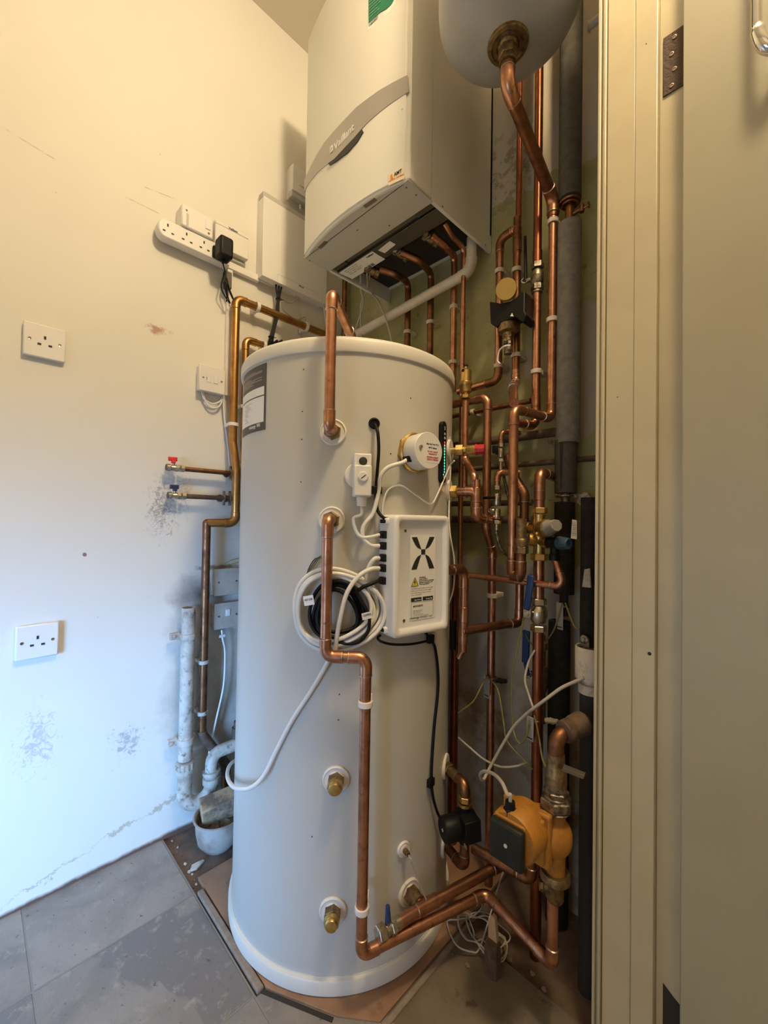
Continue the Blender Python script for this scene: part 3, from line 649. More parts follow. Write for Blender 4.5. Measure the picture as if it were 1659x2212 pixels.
# the X mark: two bent strokes above, two below, a square between
for sx in (-1, 1):
    for sy in (1, -1):
        q = MB(); y0 = .049; hx = .027 if sy > 0 else .032
        pts_o = []; pts_i = []
        for i in range(9):
            t_ = i/8; yy = .0055+hx*t_
            xo = .0055+.0270*(t_**.5); xi = .0055+.0125*t_
            pts_o.append((lx+sx*xo, y0+sy*yy)); pts_i.append((lx+sx*xi, y0+sy*yy))
        for i in range(8):
            A = [pts_i[i], pts_o[i], pts_o[i+1], pts_i[i+1]]
            q.slab([cc+tc*a+Z*b+nc*(FZ+.0007) for a, b in A], nc, .0004)
        q.build('logo_stroke', 'ink', lab, smooth=False)
q = MB(); q.box(cf(lx, .049, .001), (.0112, .0112, .0006), (tc, Z, nc)); q.build('logo_square', 'ink', lab)
q = MB(); q.slab([cf(lx-.032, -.024, .0008), cf(lx-.013, -.024, .0008), cf(lx-.0225, -.006, .0008)], nc, .0003); wt = q.build('warning_triangle', 'warn', lab)
q = MB(); q.slab([cf(lx-.022, -.010, .0012), cf(lx-.0255, -.017, .0012), cf(lx-.0225, -.0165, .0012), cf(lx-.0245, -.022, .0012), cf(lx-.0195, -.0145, .0012), cf(lx-.0222, -.0150, .0012)], nc, .0002)
for a, b in (((-.032, -.024), (-.013, -.024)), ((-.013, -.024), (-.0225, -.006)), ((-.0225, -.006), (-.032, -.024))):
    q.tube([cf(lx+a[0], a[1], .0012), cf(lx+b[0], b[1], .0012)], .0005, 6)
q.build('lightning_mark', 'ink', lab)
for i, (s, w_) in enumerate((('WARNING!', .018), ('DUAL SUPPLY', .024), ('ISOLATE BOTH SUPPLIES', .042), ('BEFORE WORKING ON', .038), ('THIS EQUIPMENT', .029))):
    text(lab, s, cf(lx-.010, -.008-i*.0038), cf(lx-.010+w_, -.008-i*.0038), Z, .0026, 'ink', off=.0009, bold=.02)
for i, (s, w_) in enumerate((('To optimise your hot water tank and enable', .062), ('remote control of your hot water, register', .058), ('your tank using our App or go to', .055), ('www.mixergy.io', .030))):
    text(lab, s, cf(lx-.032, -.0315-i*.0045), cf(lx-.032+w_, -.0315-i*.0045), Z, .0027, 'ink_soft', off=.0009)
for a, s in ((-.0175, 'App Store'), (.0155, 'Google Play')):
    q = MB(); q.prism([(lx+a+x_, -.0535+y_) for x_, y_ in rrect(.0148, .0042, .001)], cc+nc*(FZ+.0006), tc, Z, nc, .0004); bd = q.build('store_badge', 'ink', lab)
    text(bd, s, cf(lx+a-.006, -.0560), cf(lx+a+.0125, -.0560), Z, .0032, 'paper', off=.0014)
q = MB(); bp = rrect(.031, .0165, .003)
for i in range(len(bp)):
    a, b = bp[i], bp[(i+1) % len(bp)]; q.tube([cf(lx+a[0], a[1]-.076, .0007), cf(lx+b[0], b[1]-.076, .0007)], .0004, 5)
q.build('label_border', 'ink_soft', lab)
text(lab, 'MX020870', cf(lx-.026, -.070), cf(lx+.001, -.070), Z, .0042, 'ink', off=.0009, bold=.01)
for i in range(5):
    text(lab, ('Scan this code with', 'the mobile app to', 'register your tank', 'www.mixergy.io/app', 'or visit our support website')[i], cf(lx-.026, -.078-i*.003), cf(lx+(.0, .001, -.006, .002, .018)[i], -.078-i*.003), Z, .0017, 'ink_soft', off=.0009)
text(lab, 'mixergy', cf(lx-.034, -.0965), cf(lx-.009, -.0965), Z, .0062, 'ink', off=.0009)
text(lab, 'CE', cf(lx+.022, -.0955), cf(lx+.027, -.0955), Z, .0035, 'ink', off=.0009)
for i in range(3): text(lab, 'Mixergy Ltd Oxford UK', cf(lx-.006, -.092-i*.0018), cf(lx+.013, -.092-i*.0018), Z, .0012, 'ink_soft', off=.0009)
# side cable glands and slots on its left flank
CG = []
for py in (1157, 1181, 1207, 1229, 1256):
    base = cc-tc*(WC+.001)+nc*.006
    P = V(base, py-2); CG.append(P-tc*.012)
    q = MB(); q.box(P-tc*.001, (.010, .016, .017), (tc, Z, nc)); q.box(P-tc*.006, (.010, .011, .011), (tc, Z, nc)); q.build('cable_gland', 'black', ct, bevel=.0015)
for py, a in ((1121, 1), (1378, -1)):
    P = V(cc-tc*WC+nc*.006, py); P = cc-tc*(WC)+nc*.008+Z*(a*(H/2-.0145))
    q = MB(); q.box(P, (.014, .010, .024), (tc, Z, nc)); q.build('cable_slot', 'black_matt', ct, bevel=.003)
    q = MB(); q.box(P-tc*.0003, (.012, .015, .030), (tc, Z, nc)); q.build('slot_rim', 'white_gloss', ct, bevel=.004)
q = MB(); q.box(cc-tc*(WC+.0005)+nc*.004-Z*.052, (.0008, .034, .018), (tc, Z, nc)); q.build('rating_label', 'clip_white', ct)

# ================================================================== BOILER
BX0, BX1, BY0, BYS, BZ0, BZ1 = -1.125, -.6735, .745, .832, 1.833, 2.553
bl = thing('gas_boiler', 'large white wall hung gas boiler with grey swoosh band on its front', 'boiler', ((BX0+BX1)/2, YB, BZ0))
q = MB(); t_ = .012
q.bx(BX0+.002, BX0+t_, BYS, YB-.001, BZ0, BZ1); q.bx(BX1-t_, BX1-.002, BYS, YB-.001, BZ0, BZ1); q.bx(BX0+.002, BX1-.002, YB-.012, YB-.001, BZ0+.05, BZ1)
q.bx(BX0+.002, BX1-.002, BYS, YB-.001, BZ1-.012, BZ1); q.build('casing', 'boiler', bl, bevel=.0015)
q = MB(); q.bx(BX0+.013, BX1-.013, BYS+.003, YB-.013, BZ0+.055, BZ0+.065); q.build('inner_floor', 'dark', bl)
def yf(x): s_ = (x-(BX0+BX1)/2)/((BX1-BX0)/2); return BY0-.031*(1-s_*s_)
def F(px, py, off=0.0):
    y = .73
    for _ in range(12): P = Yp(px, py, y); y = yf(P.x)-off
    return P
def Fx(x, z, off=0.0): return Vector((x, yf(x)-off, z))
# bowed front, in two skins: upper panel with the band, lower flap
NX = 24; q = MB(); vs = []; prof = []
xs_ = [BX0+(BX1-BX0)*i/NX for i in range(NX+1)]
out = [(x, yf(x)) for x in xs_]; back = [(BX1, BYS-.0015), (BX0, BYS-.0015)]
poly = [(x, y) for x, y in out]+back
q.prism(poly, (0, 0, BZ0+.004), X, Y, Z, BZ1-BZ0-.010); q.build('front_casing', 'boiler', bl, bevel=.003)
q = MB()
for i in range(NX-1):                       # raised front panel
    pass
inner = [(x, yf(x)-.004) for x in [BX0+.004+(BX1-BX0-.016)*i/NX for i in range(NX+1)]]
q.prism(inner+[(inner[-1][0], inner[-1][1]+.006), (inner[0][0], inner[0][1]+.006)], (0, 0, BZ0+.010), X, Y, Z, BZ1-BZ0-.02); q.build('front_panel', 'boiler', bl, bevel=.0015)
q = MB(); q.bx(BX0+.003, BX1-.003, BY0-.004, BYS+.008, BZ0-.001, BZ0+.006)
q.prism([(x, yf(x)+.003) for x in xs_[1:-1]]+[(BX1-.02, BY0), (BX0+.02, BY0)], (0, 0, BZ0-.001), X, Y, Z, .006); tray = q.build('bottom_tray', 'boiler_tray', bl, bevel=.001)
for a, b in ((878, 405), (899, 421), (841, 487), (772, 497), (669, 563)):
    P = Zp(a, b, BZ0-.001); q = MB(); q.lathe([(.0022, -.001), (.0022, .0008)], P, -Z, 10); q.build('screw', 'dark_metal', tray)
for (a, b), (c, d) in (((690, 536), (705, 522)), ((787, 447), (812, 430))):
    A, Bq = Zp(a, b, BZ0-.0012), Zp(c, d, BZ0-.0012); u_ = (Bq-A).normalized()
    q = MB(); q.box((A+Bq)/2, ((Bq-A).length, .012, .0008), (u_, Z.cross(u_), Z)); q.build('vent_mark', 'steel_plate', tray)
# rails and plates under the casing
q = MB(); q.bx(BX0+.014, BX1-.014, .842, .866, BZ0+.012, BZ0+.020); q.build('support_rail', 'steel_plate', bl, bevel=.001)
q = MB(); q.bx(BX0+.014, BX1-.014, .868, .925, BZ0+.005, BZ0+.009); q.bx(BX0+.014, BX1-.014, .868, .871, BZ0+.003, BZ0+.018); rl = q.build('connection_plate', 'dark_metal', bl, bevel=.0006)
for (x0, x1) in ((BX0+.016, BX0+.075), (BX1-.075, BX1-.016)):
    q = MB(); q.bx(x0, x1, .8425, .864, BZ0+.006, BZ0+.012); q.build('bracket', 'dark_metal', bl, bevel=.001)
lq = [Zp(a, b, BZ0+.0035) for a, b in ((732, 590), (804, 543), (832, 560), (761, 603))]
q = MB(); q.slab(lq, Z, .0006); dl = q.build('data_label', 'paper', rl)
u1 = (lq[1]-lq[0]).normalized(); v1 = (lq[0]-lq[3]).normalized()
text(dl, 'Vaillant', lq[1]-u1*.038-v1*.012, lq[1]-u1*.006-v1*.012, v1, .007, 'ink', off=.0006, bold=.02)
for i, s in enumerate(('GB/IE  Natural gas boiler', 'II2H3P  Type B23 C13 C33', 'Serial  230 V  50 Hz', 'NOx class 5  IPX4D')):
    text(dl, s, lq[0]+u1*.02-v1*(.010+.008*i), lq[0]+u1*(.085-.008*(i % 2))-v1*(.010+.008*i), v1, .0042, 'ink_soft', off=.0006)
q = MB()
for i in range(10):
    a = lq[3]+u1*(.078+i*.0045)+v1*.008; q.box(a+Z*-.0002, (.0012+.001*(i % 3), .012, .0006), (u1, v1, Z))
q.build('barcode', 'ink', dl)
lq = [Zp(a, b, BZ0+.0035) for a, b in ((817, 541), (842, 521), (855, 528), (831, 547))]
q = MB(); q.slab(lq, Z, .0006); q.build('small_label', 'paper', rl)
# grey swoosh band
top = [(657, 389), (663, 376), (672, 357), (684, 334), (700, 308), (722, 282), (745, 257), (769, 232), (795, 212), (820, 194), (850, 177), (879, 162)]
bot = [(657, 415), (663, 402), (676, 384), (690, 368), (701, 359), (722, 343), (750, 314), (777, 283), (793, 265), (812, 248), (845, 222), (882, 198)]
q = MB(); a_ = [F(a, b, .0055) for a, b in top]; b_ = [F(a, b, .0055) for a, b in bot]
for i in range(len(top)-1):
    vs = [a_[i], a_[i+1], b_[i+1], b_[i]]; vb = [p+Y*.005 for p in vs]; q.add(vs+vb, [(0, 1, 2, 3), (7, 6, 5, 4), (0, 4, 5, 1), (3, 2, 6, 7)]+([(0, 3, 7, 4)] if i == 0 else [])+([(1, 5, 6, 2)] if i == len(top)-2 else []))
bd = q.build('handle_band', 'band', bl, ang=60)
text(bd, 'Vaillant', F(722, 327, .0062), F(765, 280, .0062), Z, .022, 'white', off=.0006, name='maker_name', bold=.02)
c0 = F(716, 322, .0062); q = MB(); q.prism(rrect(.0065, .0095, .003), c0, X, Z, -Y, .0008); em_ = q.build('maker_emblem', 'white', bd)
q = MB(); q.torus(c0-Y*.001, Y, .0035, .0007, 16, 6); q.build('emblem_ring', 'band', bd)
hp = [(708, 353), (722, 343), (745, 318), (765, 297), (781, 279), (784, 285), (772, 305), (750, 330), (725, 349), (712, 357)]
q = MB(); q.slab([F(a, b, .0068) for a, b in hp], Y, .003); q.build('handle_recess', 'rubber_grey', bl)
# green maker's label, upper part above the picture
gp = [(794, -60), (794, 67), (842, 26), (853, 8), (862, -60)]
q = MB(); q.slab([F(a, b, .0046) for a, b in gp], Y, .0006); gl = q.build('energy_label', 'paper', bl)
gp = [(796, -60), (796, 50), (822, 25), (836, 18), (846, 8), (852, -4), (856, -60)]
q = MB(); q.slab([F(a, b, .0054) for a, b in gp], Y, .0005); q.build('green_field', 'green_label', gl)
text(gl, 'Vaillant', F(797, 58, .0052), F(817, 37, .0052), Z, .009, 'ink_soft', off=.0005, bold=.02)
q = MB()
for i in range(9):
    w_ = (24, 18, 27, 22, 30, 33, 36, 30, 40)[i]
    A = F(798, 38-i*6.5, .0060); Bq = F(798+w_*.9, 38-i*6.5-w_*.9, .0060); Bq.z = A.z; q.tube([A, Vector((Bq.x, Bq.y, A.z))], .0006, 5)
q.build('small_print', 'green_pale', gl)
lq = [F(a, b, .0048) for a, b in ((838, 378), (872, 362), (874, 385), (839, 401))]
q = MB(); q.slab(lq, Y, .0006); am = q.build('installer_sticker', 'cream_label', bl)
text(am, 'AMT', F(851, 381, .0052), F(868, 372, .0052), Z, .009, 'ink', off=.0005, bold=.01)
q = MB(); q.slab([F(a, b, .0056) for a, b in ((844, 386), (843, 380), (847, 375), (847, 381), (849, 384), (846, 387))], Y, .0004); q.build('flame_mark', 'orange', am)
text(am, 'HEATING  PLUMBING', F(840, 393, .0052), F(873, 377, .0052), Z, .0035, 'orange', off=.0005)
for px, py in ((869, 236), (886, 310)): 
    P = F(px, py, .0045) if px < 880 else None
    if P: q = MB(); q.lathe([(.0018, 0), (.0018, .0006)], P, -Y, 10); q.build('rivet', 'boiler_grey', bl)
for px, py in ((948, 453), (1045, 533)):
    P = Zp(px, py, BZ0+.006); P.x = BX1; q = MB(); q.lathe([(.0022, 0), (.0022, .0006)], Vector((BX1-.002, P.y, BZ0+.008)), X, 10); q.build('screw', 'dark_metal', bl)
# ================================================================== EXPANSION VESSEL
VC = Yp(1097, 99, .79); VR = .148
vz = VC.z
ev = thing('expansion_vessel', 'white domed expansion vessel hanging right of the boiler, seen from below', 'expansion vessel', (VC.x, VC.y, vz))
prof = [(.034, .000)]+[(VR*math.sin(R_(a)), .086*(1-math.cos(R_(a)))+.000) for a in range(18, 91, 6)]+[(VR, .14), (VR, .46)]+[(VR*math.sin(R_(a)), .46+.10*math.cos(R_(a))) for a in range(84, -1, -12)]
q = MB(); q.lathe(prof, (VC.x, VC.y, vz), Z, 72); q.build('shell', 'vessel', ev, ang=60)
q = MB(); q.lathe([(.041, .012), (.043, .002), (.041, -.003), (.034, -.004), (.032, -.0015), (.029, -.0012), (.028, -.0035), (.024, -.0035), (.022, -.0015), (.018, -.008), (.010, -.008)], (VC.x, VC.y, vz), Z, 48); q.build('flange', 'brass_old', ev)
q = MB(); q.hexn((VC.x, VC.y, vz-.016), Z, .0200, .020); q.lathe([(.0175, 0), (.0175, .012), (.016, .014)], (VC.x, VC.y, vz-.040), Z, 24); q.build('union_nut', 'brass_old', ev)

# ================================================================== PIPEWORK
# front of the cylinder -------------------------------------------------
A1 = PA+nA*.030; A2 = PA+nA*.052; A3 = V(A2, 634); A4 = Zp(757, 722, A3.z); A5 = A4+(A4-A3)*.25
pipe('bright copper pipe rising from upper port of the cylinder and turning back over its lid', [A1, A2, A3, A4, A5], .0110, R=.016, joints=[])
B2 = PB+nB*.052; B3 = V(B2, 1418); B4 = B3+Z.cross(nB)*(.068); B4.z = B3.z
B4 = Zp(791, 1421, B3.z); B5 = V(B4, 2063); B6 = Zp(1050, 1930, B5.z); B7 = Zp(1193, 2085, B5.z); B8 = V(B7, 1915)
pipe('long copper pipe dropping down the tank front from the middle port towards the yellow pump', [PB+nB*.030, B2, B3, B4, B5, B6, B7, B8], .0110, R=.018, clips=[(3, .155), (3, .845)], cm='clip_white', wall=tuple(-nB), reach=.026)
# tee, drain run on the low port
G1 = P7+n7*.055; gz_ = G1.z
q = MB(); q.hexn(P7+n7*.014, n7, .019, .02); q.cyl(P7+n7*.022, P7+n7*.036, .0155); q.build('nut', 'brass_old', cyl)
Ga = Zp(862, 1992, gz_); Gb = Zp(1092, 1862, gz_)
Gt = Zp(918, 1957, gz_)
pipe('thick copper pipe sloping from the lowest right port past the drain cock', [P7+n7*.034, Gt], .0115, R=.01, elbows=[])
pipe('copper pipe parallel above the lower run, ending beneath the yellow pump', [Ga, Gt, Gb, V(Gb, 1815)], .0118, elbows=[2], joints=[(0, .95), (1, .05)])
du = (Gt-Ga).normalized()
dc = thing('drain_cock', 'nickel drain cock with blue lever low on the tank front', 'valve', Ga)
q = MB(); q.cyl(Ga+du*.002, Ga-du*.012, .0125); q.hexn(Ga-du*.016, du, .0155, .012); q.cyl(Ga-du*.02, Ga-du*.034, .0115); q.hexn(Ga-du*.044, du, .0165, .018); q.cyl(Ga-du*.028, Ga-du*.028+Z*.017, .006); q.build('body', 'nickel', dc)
q = MB(); q.tube([Ga-du*.028+Z*.014, Ga-du*.028+Z*.026, Ga-du*.029+Z*.048], [.0065, .006, .0045], 8); q.build('lever', 'blue', dc, bevel=.001)
# red/blue flushing valves on left wall ---------------------------------
for py0, py1, px0, px1, hm, m_, col_ in ((1013, 1020, 400, 498, 'red_bright', 'copper_old', 'red'), (1072, 1077, 403, 496, 'blue_dark', 'copper_dusty', 'dark blue')):
    a = L(px0-2, py0, .034); bb = L(px1, py1, .034); bb.z = a.z
    tg = thing('isolating_valve', f'nickel washing machine valve with {col_} lever on the left wall', 'valve', a, 'appliance valves on the left wall')
    q = MB(); q.lathe([(.0115, 0), (.0115, .010), (.0085, .012), (.0085, .018), (.0095, .020), (.0095, .026)], a-Y*.052, Y, 20); q.hexn(a-Y*.021, Y, .012, .010); q.hexn(a-Y*.006, Y, .0118, .012)
    q.cyl(a-Y*.032, a-Y*.032+Z*.016, .0045); q.build('body', 'nickel', tg)
    q = MB(); q.lathe([(.0095, 0), (.0095, .001)], a-Y*.0528, Y, 20); q.build('outlet_mouth', 'dark_metal', tg)
    q = MB(); q.box(a-Y*.032+Z*.018, (.010, .012, .008), (X, Y, Z)); q.box(a-Y*.034+Z*.027, (.008, .026, .013), (X, Y, Z)); q.build('lever', hm, tg, bevel=.002)
    pl = pipe(f'short horizontal dull copper pipe feeding the {col_} lever valve', [a, bb+Y*.03], .0075, m_, elbows=[])
    q = MB(); e = bb-Y*.0
    for yy in ((.0,) if col_ == 'red' else (.0, -.020)):
        q.torus(e+Y*yy, Y, .010, .0026, 20, 8); q.tube([e+Y*yy+Z*.024, e+Y*yy-Z*.024], .0045, 8); q.cyl(e+Y*yy, e+Y*yy-X*.034, .004); q.lathe([(.012, 0), (.012, .002)], e+Y*yy-X*.0335, X, 16)
    q.build('clip', 'steel_dirty', pl)
# 28 mm gold pipe on left wall --------------------------------------------
a = L(510, 645, .045)
W1 = V(a, 955); 
pts = path(L(702, 717, .045), a, W1, ('w', 511, 1015, .058), ('v', 1130), )
c5 = pts[-1]; c6 = L(447, 1134, .045); c6.z = c5.z; c7 = V(c6, 1585); c8 = Yp(489, 1652, c7.y+.09); c9 = V(c8, 1868)
pt0 = L(702, 717, .045); pt0.z = a.z; pt0.x = a.x; pt0.y += .06
pipe('golden brown copper pipe dropping down the left wall beside the cylinder', [pt0, a, W1, pts[3], c5, c6], .0135, 'copper_gold', R=.024, elbows=[1, 4], clips=[(0, .35, (-1, 0, 0)), (0, .82, (-1, 0, 0)), (1, .88, (-1, 0, 0))], cm='clip_white', collar='copper_gold', reach=.025, els=.5)
pipe('dusty brown pipe stepping down the left wall corner to the floor', [c6+Y*.001, c6-Y*.0005, c7, c8, Vector((c9.x, c9.y, -.008))], .0125, 'copper_old', R=.026, elbows=[], clips=[(1, .66, (-1, 0, 0)), (1, .90, (-1, 0, 0))], cm='plastic_dirty')
q = MB(); q.tube([c7+Z*.01, c7]+arc3(c7+Z*.1, c7, c8, .03)+arc3(c7, c8, c9, .03)+[c8-Z*.03], .0142, 16); o = q.build('lagged_bend', 'copper_dusty'); tag(o, 'dust covered offset bend in the brown pipe above the old bowl', 'pipe bend')
a = L(531, 733, .035); e_ = L(575, 741, .035); e_.z = a.z; e_.x = a.x; lo = V(a, 1000)
pipe('short copper pipe elbow peeping over the left edge of the cylinder lid', [e_+Y*.1, e_, a, lo], .0115, 'copper_gold', R=.02, elbows=[2], clips=[(1, .1, (-1, 0, 0)), (2, .55, (-1, 0, 0))], cm='clip_white', collar='copper_gold')
# pipes leaving the boiler ---------------------------------------------
def boiler_pipe(label, top, pts, r=.0110, m='copper_old', clips=(), R=.02, valve=True, seam=None):
    t = thing('copper_pipe', label, 'pipe', pts[-1])
    full = fillet(pts, R); MB().tube(full, r, 14).build('tube', m, t)
    for p in clips:
        q = MB(); clip(q, V(pts[-2], p), Z, Y, r, .022); q.build('clip', 'clip', t, bevel=.001)
    return t
def B_(px, py, off): return B(px, py, off)
v4 = B(880, 742, .045)
P4 = [Zp(824, 583, 1.825), Zp(852, 591, 1.80), V(v4, 610), V(v4, 870)]
boiler_pipe('leftmost copper pipe dropping from boiler to behind the cylinder', 0, P4, clips=[718])
v3 = B(929, 742, .045); P3 = [Zp(868, 546, 1.83), Zp(905, 562, 1.81), V(v3, 590), V(v3, 900)]
boiler_pipe('second copper pipe from the left beneath the boiler', 0, P3, clips=[697])
v1 = B(980, 700, .045); P1 = [Zp(932, 508, 1.835), Zp(962, 532, 1.82), V(v1, 552), V(v1, 845)]
boiler_pipe('third copper pipe beneath the boiler with two white clips', 0, P1, m='copper', clips=[664, 783])
v2 = B(1000, 700, .075); P2 = [Zp(960, 482, 1.85), Zp(978, 512, 1.83), V(v2, 535), V(v2, 1420)]
boiler_pipe('thin long copper pipe running down behind the brass air vent', 0, P2, r=.0078, m='copper')
for (px, py, nm) in ((805, 585, 'leftmost'), (868, 548, 'second'), (932, 515, 'third')):
    p = Zp(px, py, 1.835); t = thing('boiler_valve', {'leftmost': 'small brass service valve under the boiler beside its data label', 'second': 'brass compression fitting under the middle of the boiler', 'third': 'brass isolating valve under the right of the boiler'}[nm], 'valve', p)
    ax = Vector((.5, .75, -.35)).normalized() if nm != 'second' else Vector((.6, .6, -.5)).normalized()
    q = MB(); q.hexn(p-ax*.02, ax, .015, .013); q.lathe([(.011, 0), (.014, .006), (.014, .018), (.011, .024)], p-ax*.013, ax, 16); q.hexn(p+ax*.018, ax, .0155, .014); q.cyl(p+Z*.03, p, .009); q.build('body', 'brass_old', t)
    q = MB(); q.cyl(p-Y*.004, p-Y*.018-Z*.006, .005); q.box(p-Y*.019-Z*.006, (.028, .004, .007)); q.build('lever', 'steel_dirty', t, bevel=.001)
# white condensate pipe
cz = Zp(1019, 515, 1.86); c2_ = V(cz, 585); ce = B(768, 724, .10)
pipe('fat white plastic condensate pipe slanting down behind the cylinder top', [cz, c2_, ce+(ce-c2_)*.12], .0158, 'pvc', 'pipe', name='condensate_pipe', R=.035, elbows=[1], collar='pvc', els=.3)
a = B(745, 600, .04)
boiler_pipe('narrow brown pipe in the rear corner above the cylinder lid', 0, [V(a, 585), V(a, 640), V(a, 745)], r=.0105, m='copper_old')
for i, (x0, x1, x2) in enumerate(((779, 784, 762), (793, 780, 781), (799, 822, 846))):
    cable(('pale flex hanging from the boiler, left of three', 'pale flex hanging from the boiler, middle of three', 'pale flex hanging from the boiler, right of three')[i], [Zp(x0, 594-i*6, 1.838), B(x0, 625, .14-.02*i), B(x1, 660, .12), B(x2, 735, .10), B(x2+2, 790, .09)], .0030, 'cable_dull', group='flexes below the boiler')

# upper right: black clamp pipes -----------------------------------------
t1 = B(1124, 160, .035); te = V(t1, 498)
pipe('narrow dark red copper pipe running up the back wall behind the vessel pipe', [V(t1, -300), V(t1, 470)], .0085, 'copper_red', elbows=[])
m1 = B(1117, 545, .045); mt = V(m1, 470)
pipe('brown copper pipe passing right of the ochre disc', [mt, V(m1, 500), V(m1, 812)], .0110, 'copper_old', elbows=[], clips=[(1, .27), (1, .86)], joints=[(1, .02), (1, .10)])
m2 = B(1079, 600, .045); m3 = Zp(1079, 512, V(m2, 515).z); m2t = V(m2, 517); m4 = V(m1, 505); m4.z = m2t.z+.008
m5 = V(m2, 822); m6 = B(990, 846, .05)
pipe('brown copper loop passing left of the ochre disc and turning left below it', [m4, m2t, m5, m6], .0110, 'copper', R=.024, elbows=[1, 2], clips=[(1, .23), (1, .90)], em='copper_old', joints=[])
mf = thing('magnetic_filter', 'black moulded clamp bracket holding an ochre metal disc on the back wall pipes', 'filter', B(1098, 680, .05))
ctr = B(1097, 668, .10); q = MB()
fr_ = (Vector((.94, .34, 0)).normalized(), Vector((-.34, .94, 0)).normalized(), Z)
k = lambda a, b, o=.115: B(a, b, o)
q.slab([k(1057, 651), k(1082, 655), k(1104, 650), k(1118, 640), k(1128, 627), k(1134, 630), k(1133, 671), k(1137, 680), k(1130, 697), k(1112, 684), k(1082, 697), k(1073, 708), k(1059, 698)], Y, .05)
q.build('bracket', 'black', mf, bevel=.003)
dcen = k(1094, 626, .125); da = Vector((.36, -.86, -.34)).normalized()
q = MB(); q.lathe([(.0, 0), (.026, 0), (.0275, .002), (.0275, .020), (.025, .022)], dcen+da*.012, -da, 40); q.build('disc', 'ochre_tape', mf)
bc = k(1098, 700, .085); q = MB(); q.lathe([(.029, 0), (.029, .030), (.026, .036), (.016, .040), (.013, .055), (.013, .062)], V(bc, 690), -Z, 32); q.hexn(V(bc, 727), Z, .016, .012); q.build('bowl', 'brass_old', mf)
vv = V(bc, 742); q = MB(); q.cyl(V(bc, 728), V(bc, 765), .0105); q.hexn(vv, Z, .013, .01); q.cyl(vv, vv-Y*.022, .006); q.lathe([(.004, 0), (.003, .003)], vv-Y*.022, -Y, 12); q.build('drain_tap', 'steel_dirty', mf)
q = MB(); e = V(bc, 752); q.tube(spline([e+X*.014-Y*.012, e-Y*.018, e-X*.018-Y*.014-Z*.006, e-X*.026-Z*.03-Y*.01, e-X*.018-Z*.042-Y*.01], 6), .0024, 8); q.build('strap', 'clip_white', mf)
q = MB(); q.slab([k(1102, 683, .1165), k(1106, 676, .1165), k(1109, 683, .1165)], Y, .001); q.build('mark', 'clip_white', mf)
# pipe D: with ball valve at the top (x 1163)
d1 = B(1160, 640, .06); dtop = V(d1, -300)
dv = V(d1, 604); d2 = V(d1, 921); d3 = Zp(1116, 913, d2.z)
pipe('copper riser with nickel isolating valve left of the diagonal pipe foot', [dtop, V(d1, 570)], .0110, 'copper_red', elbows=[], joints=[(0, .985)])
pipe('copper pipe below the nickel isolating valve turning left at its foot', [V(d1, 628), d2, d3+(d3-d2)*.1], .0110, 'copper', R=.024, clips=[(0, .60)], joints=[(0, .82), (0, .90)])
iv = thing('isolating_valve', 'nickel lever valve high on the riser beside the grey lagged pipe', 'valve', dv)
q = MB(); q.hexn(V(d1, 575), Z, .0170, .016); q.lathe([(.012, -.02), (.0165, -.012), (.0175, 0), (.0165, .012), (.012, .02)], V(d1, 600), Z, 20); q.hexn(V(d1, 622), Z, .0170, .016); q.lathe([(.014, 0), (.014, .005)], V(d1, 633), Z, 16)
q.cyl(V(d1, 600), V(d1, 600)-X*.028-Y*.006, .006); q.build('body', 'steel_dirty', iv)
q = MB(); q.tube([V(d1, 602)-X*.030-Y*.006, V(d1, 580)-X*.030-Y*.006, V(d1, 500)-X*.034-Y*.004], [.005, .0045, .004], 8); q.build('lever', 'black', iv)
q = MB(); q.tube(spline([V(d1, 585)-X*.028, V(d1, 598)-X*.040-Y*.01, V(d1, 606)-X*.030-Y*.012, V(d1, 604)-X*.018-Y*.012], 6), .0022, 8); q.build('wire_tie', 'nickel', iv)
# pipe C + diagonal from the vessel --------------------------------------
v0 = Vector((VC.x, VC.y, vz-.036)); va = V(v0, 186); c1 = B(1193, 650, .07); vb = V(c1, 432)
cb = V(c1, 905); bh = Zp(1110, 882, cb.z); bb_ = V(bh, 1243)
pipe('stout copper pipe from the expansion vessel slanting back to the wall riser', [v0, va, vb, V(c1, 470)], .0140, 'copper_old', R=.030, elbows=[1, 2], em='copper', els=.6)
pipe('bright copper riser beside the grey lagged pipe turning left into the long drop', [V(c1, 462), cb, bh, bb_], .0110, 'copper', R=.022, elbows=[1, 2], clips=[(0, .04), (0, .52)], reach=.045, joints=[(0, -.0)])
be = bb_; b2 = Zp(1125, 1246, be.z); b3 = V(b2, 1172)
pipe('copper return loop behind the foot of the long central drop', [V(be, 1205), be, b2, b3], .0112, 'copper_old', R=.018, elbows=[1, 2], joints=[], em='copper_old')
q = MB(); q.hexn(V(b2, 1188), Z, .0165, .016); q.lathe([(.0145, 0), (.0155, .004), (.0155, .016), (.013, .02)], V(b2, 1182), Z, 20); q.cyl(V(b2, 1170), V(b2, 1120), .0115); o = q.build('union_nut', 'brass_old'); tag(o, 'old brass union on the pipe just right of the long drop', 'fitting')
pipe('crooked brown pipe emerging behind the long central drop', [Yp(1095, 985, 1.02), Yp(1106, 1020, 1.02), Yp(1133, 1068, 1.02), V(Yp(1133, 1068, 1.02), 1128)], .0115, 'copper_old', R=.02, elbows=[2], els=.8, em='copper_old')
pipe('upper copper dog leg from the right disc pipe to the central drop', [V(m1, 800), V(m1, 826), B(1108, 836, .14), V(bh, 870)], .0112, 'copper', R=.018, elbows=[1, 2], els=.4)
